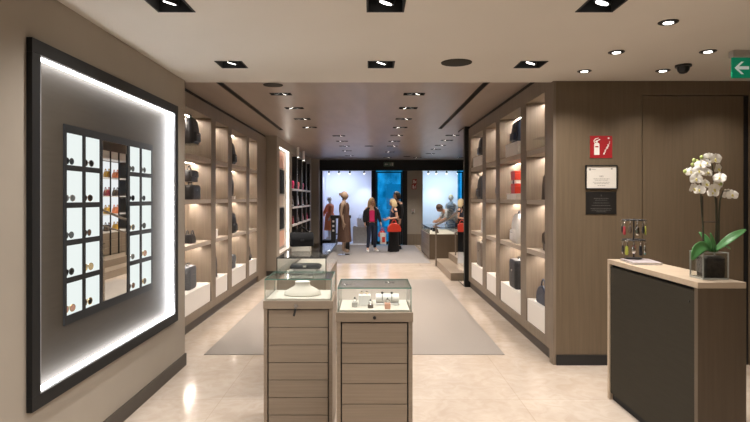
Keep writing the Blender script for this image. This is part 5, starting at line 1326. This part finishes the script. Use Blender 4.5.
cloth('shirt', t, J, TORSO + [('chest', 'collar', .8, 1), ('collar', 'shL', 0, 1), ('shL', 'elL', 0, 1), ('collar', 'shR', 0, 1), ('shR', 'elR', 0, 1)], 'check', .026, root='pelvis')
shoes(t, J, k, 'black'); hair(t, hc, rotm(0, .75, 0), k, 'greyhair', 0, 1.0); place(t, P4, -PI / 2 + .12)

# ------------------------------------------------------------------ mannequins
MQ = ['mannequin', 'mannequin', 'mannequin']; MP = ['mannpale'] * 3
Y5 = 15.9; P5 = px3(344.2, Y5, .068)
pose = dict(elR=(-.20, .05, 1.07), wrR=(-.205, -.02, .83), paR=(-.205, -.03, .765), elL=(.20, .06, 1.07), wrL=(.20, .02, .83), paL=(.20, .01, .765))
t, J, k, hc = figure('mannequin', 'tan mannequin with a bun in a long brown sleeveless dress', 'mannequin', P5, 0, 1.72, pose, MQ, .5, (0, -.08, 0), True, .92)
t5 = t
m = MB(); m.loft([(z * k, a * k, b * k, min(a, b) * .48 * k) for z, b, a in ((.30, .33, .40), (.50, .30, .37), (.75, .27, .35), (.90, .25, .335), (1.04, .20, .26), (1.18, .23, .29), (1.30, .19, .27), (1.36, .12, .20))])
build('dress', m, 'dress', t, True)
hair(t, hc, rotm(0, -.08, 0), k, 'mannequin', 0, 1.0, True)
build('base', MB().cyl((0, 0, -.059), .17, .012, 28), 'chrome', t, True)
build('support_rod', MB().tube([(.05, .05, -.048), (.05, .05, .42)], .008, 8), 'chrome', t, True)
place(t, P5, PI / 2 - .15)
# orange coated mannequin in the left window
Y6 = YB + .30; P6 = Vector((-1.42, Y6, .163))
pose = dict(elR=(-.25, -.08, 1.06), wrR=(-.29, -.20, .86), paR=(-.30, -.235, .80), elL=(.25, -.05, 1.06), wrL=(.28, -.16, .86), paL=(.285, -.19, .80))
t, J, k, hc = figure('mannequin', 'pale mannequin in an orange coat in the left display window', 'mannequin', P6, 0, 1.50, pose, MP, .5, (0, 0, 0), True, .9)
cloth('coat', t, J, TORSO + [('chest', 'collar', .8, 1), ('collar', 'shL', 0, 1), ('shL', 'elL', 0, 1), ('elL', 'wrL', 0, .9), ('collar', 'shR', 0, 1), ('shR', 'elR', 0, 1), ('elR', 'wrR', 0, .9)], 'orange', .03, root='pelvis')
m = MB(); m.loft([(z * k, a * k, b * k, min(a, b) * .48 * k) for z, b, a in ((.36, .42, .46), (.60, .38, .42), (.88, .34, .38), (1.02, .27, .30))]); build('coat_skirt', m, 'orange', t, True)
build('base', MB().cyl((0, 0, .0005), .15, .012, 24), 'chrome', t, True); place(t, P6, -1.0)
# blue grey scarfed mannequin in the right window
P7 = Vector((2.86, YB + .55, .0225))
t, J, k, hc = figure('mannequin', 'pale mannequin in a blue grey dress in the right display window behind the leaning man', 'mannequin', P7, 0, 1.70, {}, MP, .5, (.4, 0, 0), True, .9)
m = MB(); m.loft([(z * k, a * k, b * k, min(a, b) * .48 * k) for z, b, a in ((.40, .34, .50), (.75, .29, .40), (.90, .27, .36), (1.04, .21, .28), (1.20, .24, .32), (1.32, .2, .34), (1.40, .15, .20), (1.43, .12, .13))])
build('dress', m, 'bluegrey', t, True); hair(t, hc, rotm(.4, 0, 0), k, 'blondpale', 0, 1.05)
build('base', MB().cyl((0, 0, .0), .16, .012, 24), 'chrome', t, True); place(t, P7, -.6)

# ------------------------------------------------------------------ view settings
vs_ = SC.view_settings; vs_.view_transform = 'Standard'; vs_.look = 'None'; vs_.gamma = 1; vs_.use_curve_mapping = False
vs_.exposure = 0.0
cy = SC.cycles; cy.use_denoising = True; cy.max_bounces = 8; cy.diffuse_bounces = 5; cy.glossy_bounces = 5; cy.transparent_max_bounces = 16; cy.transmission_bounces = 4
cy.caustics_reflective = False; cy.caustics_refractive = False; cy.sample_clamp_indirect = 4.0
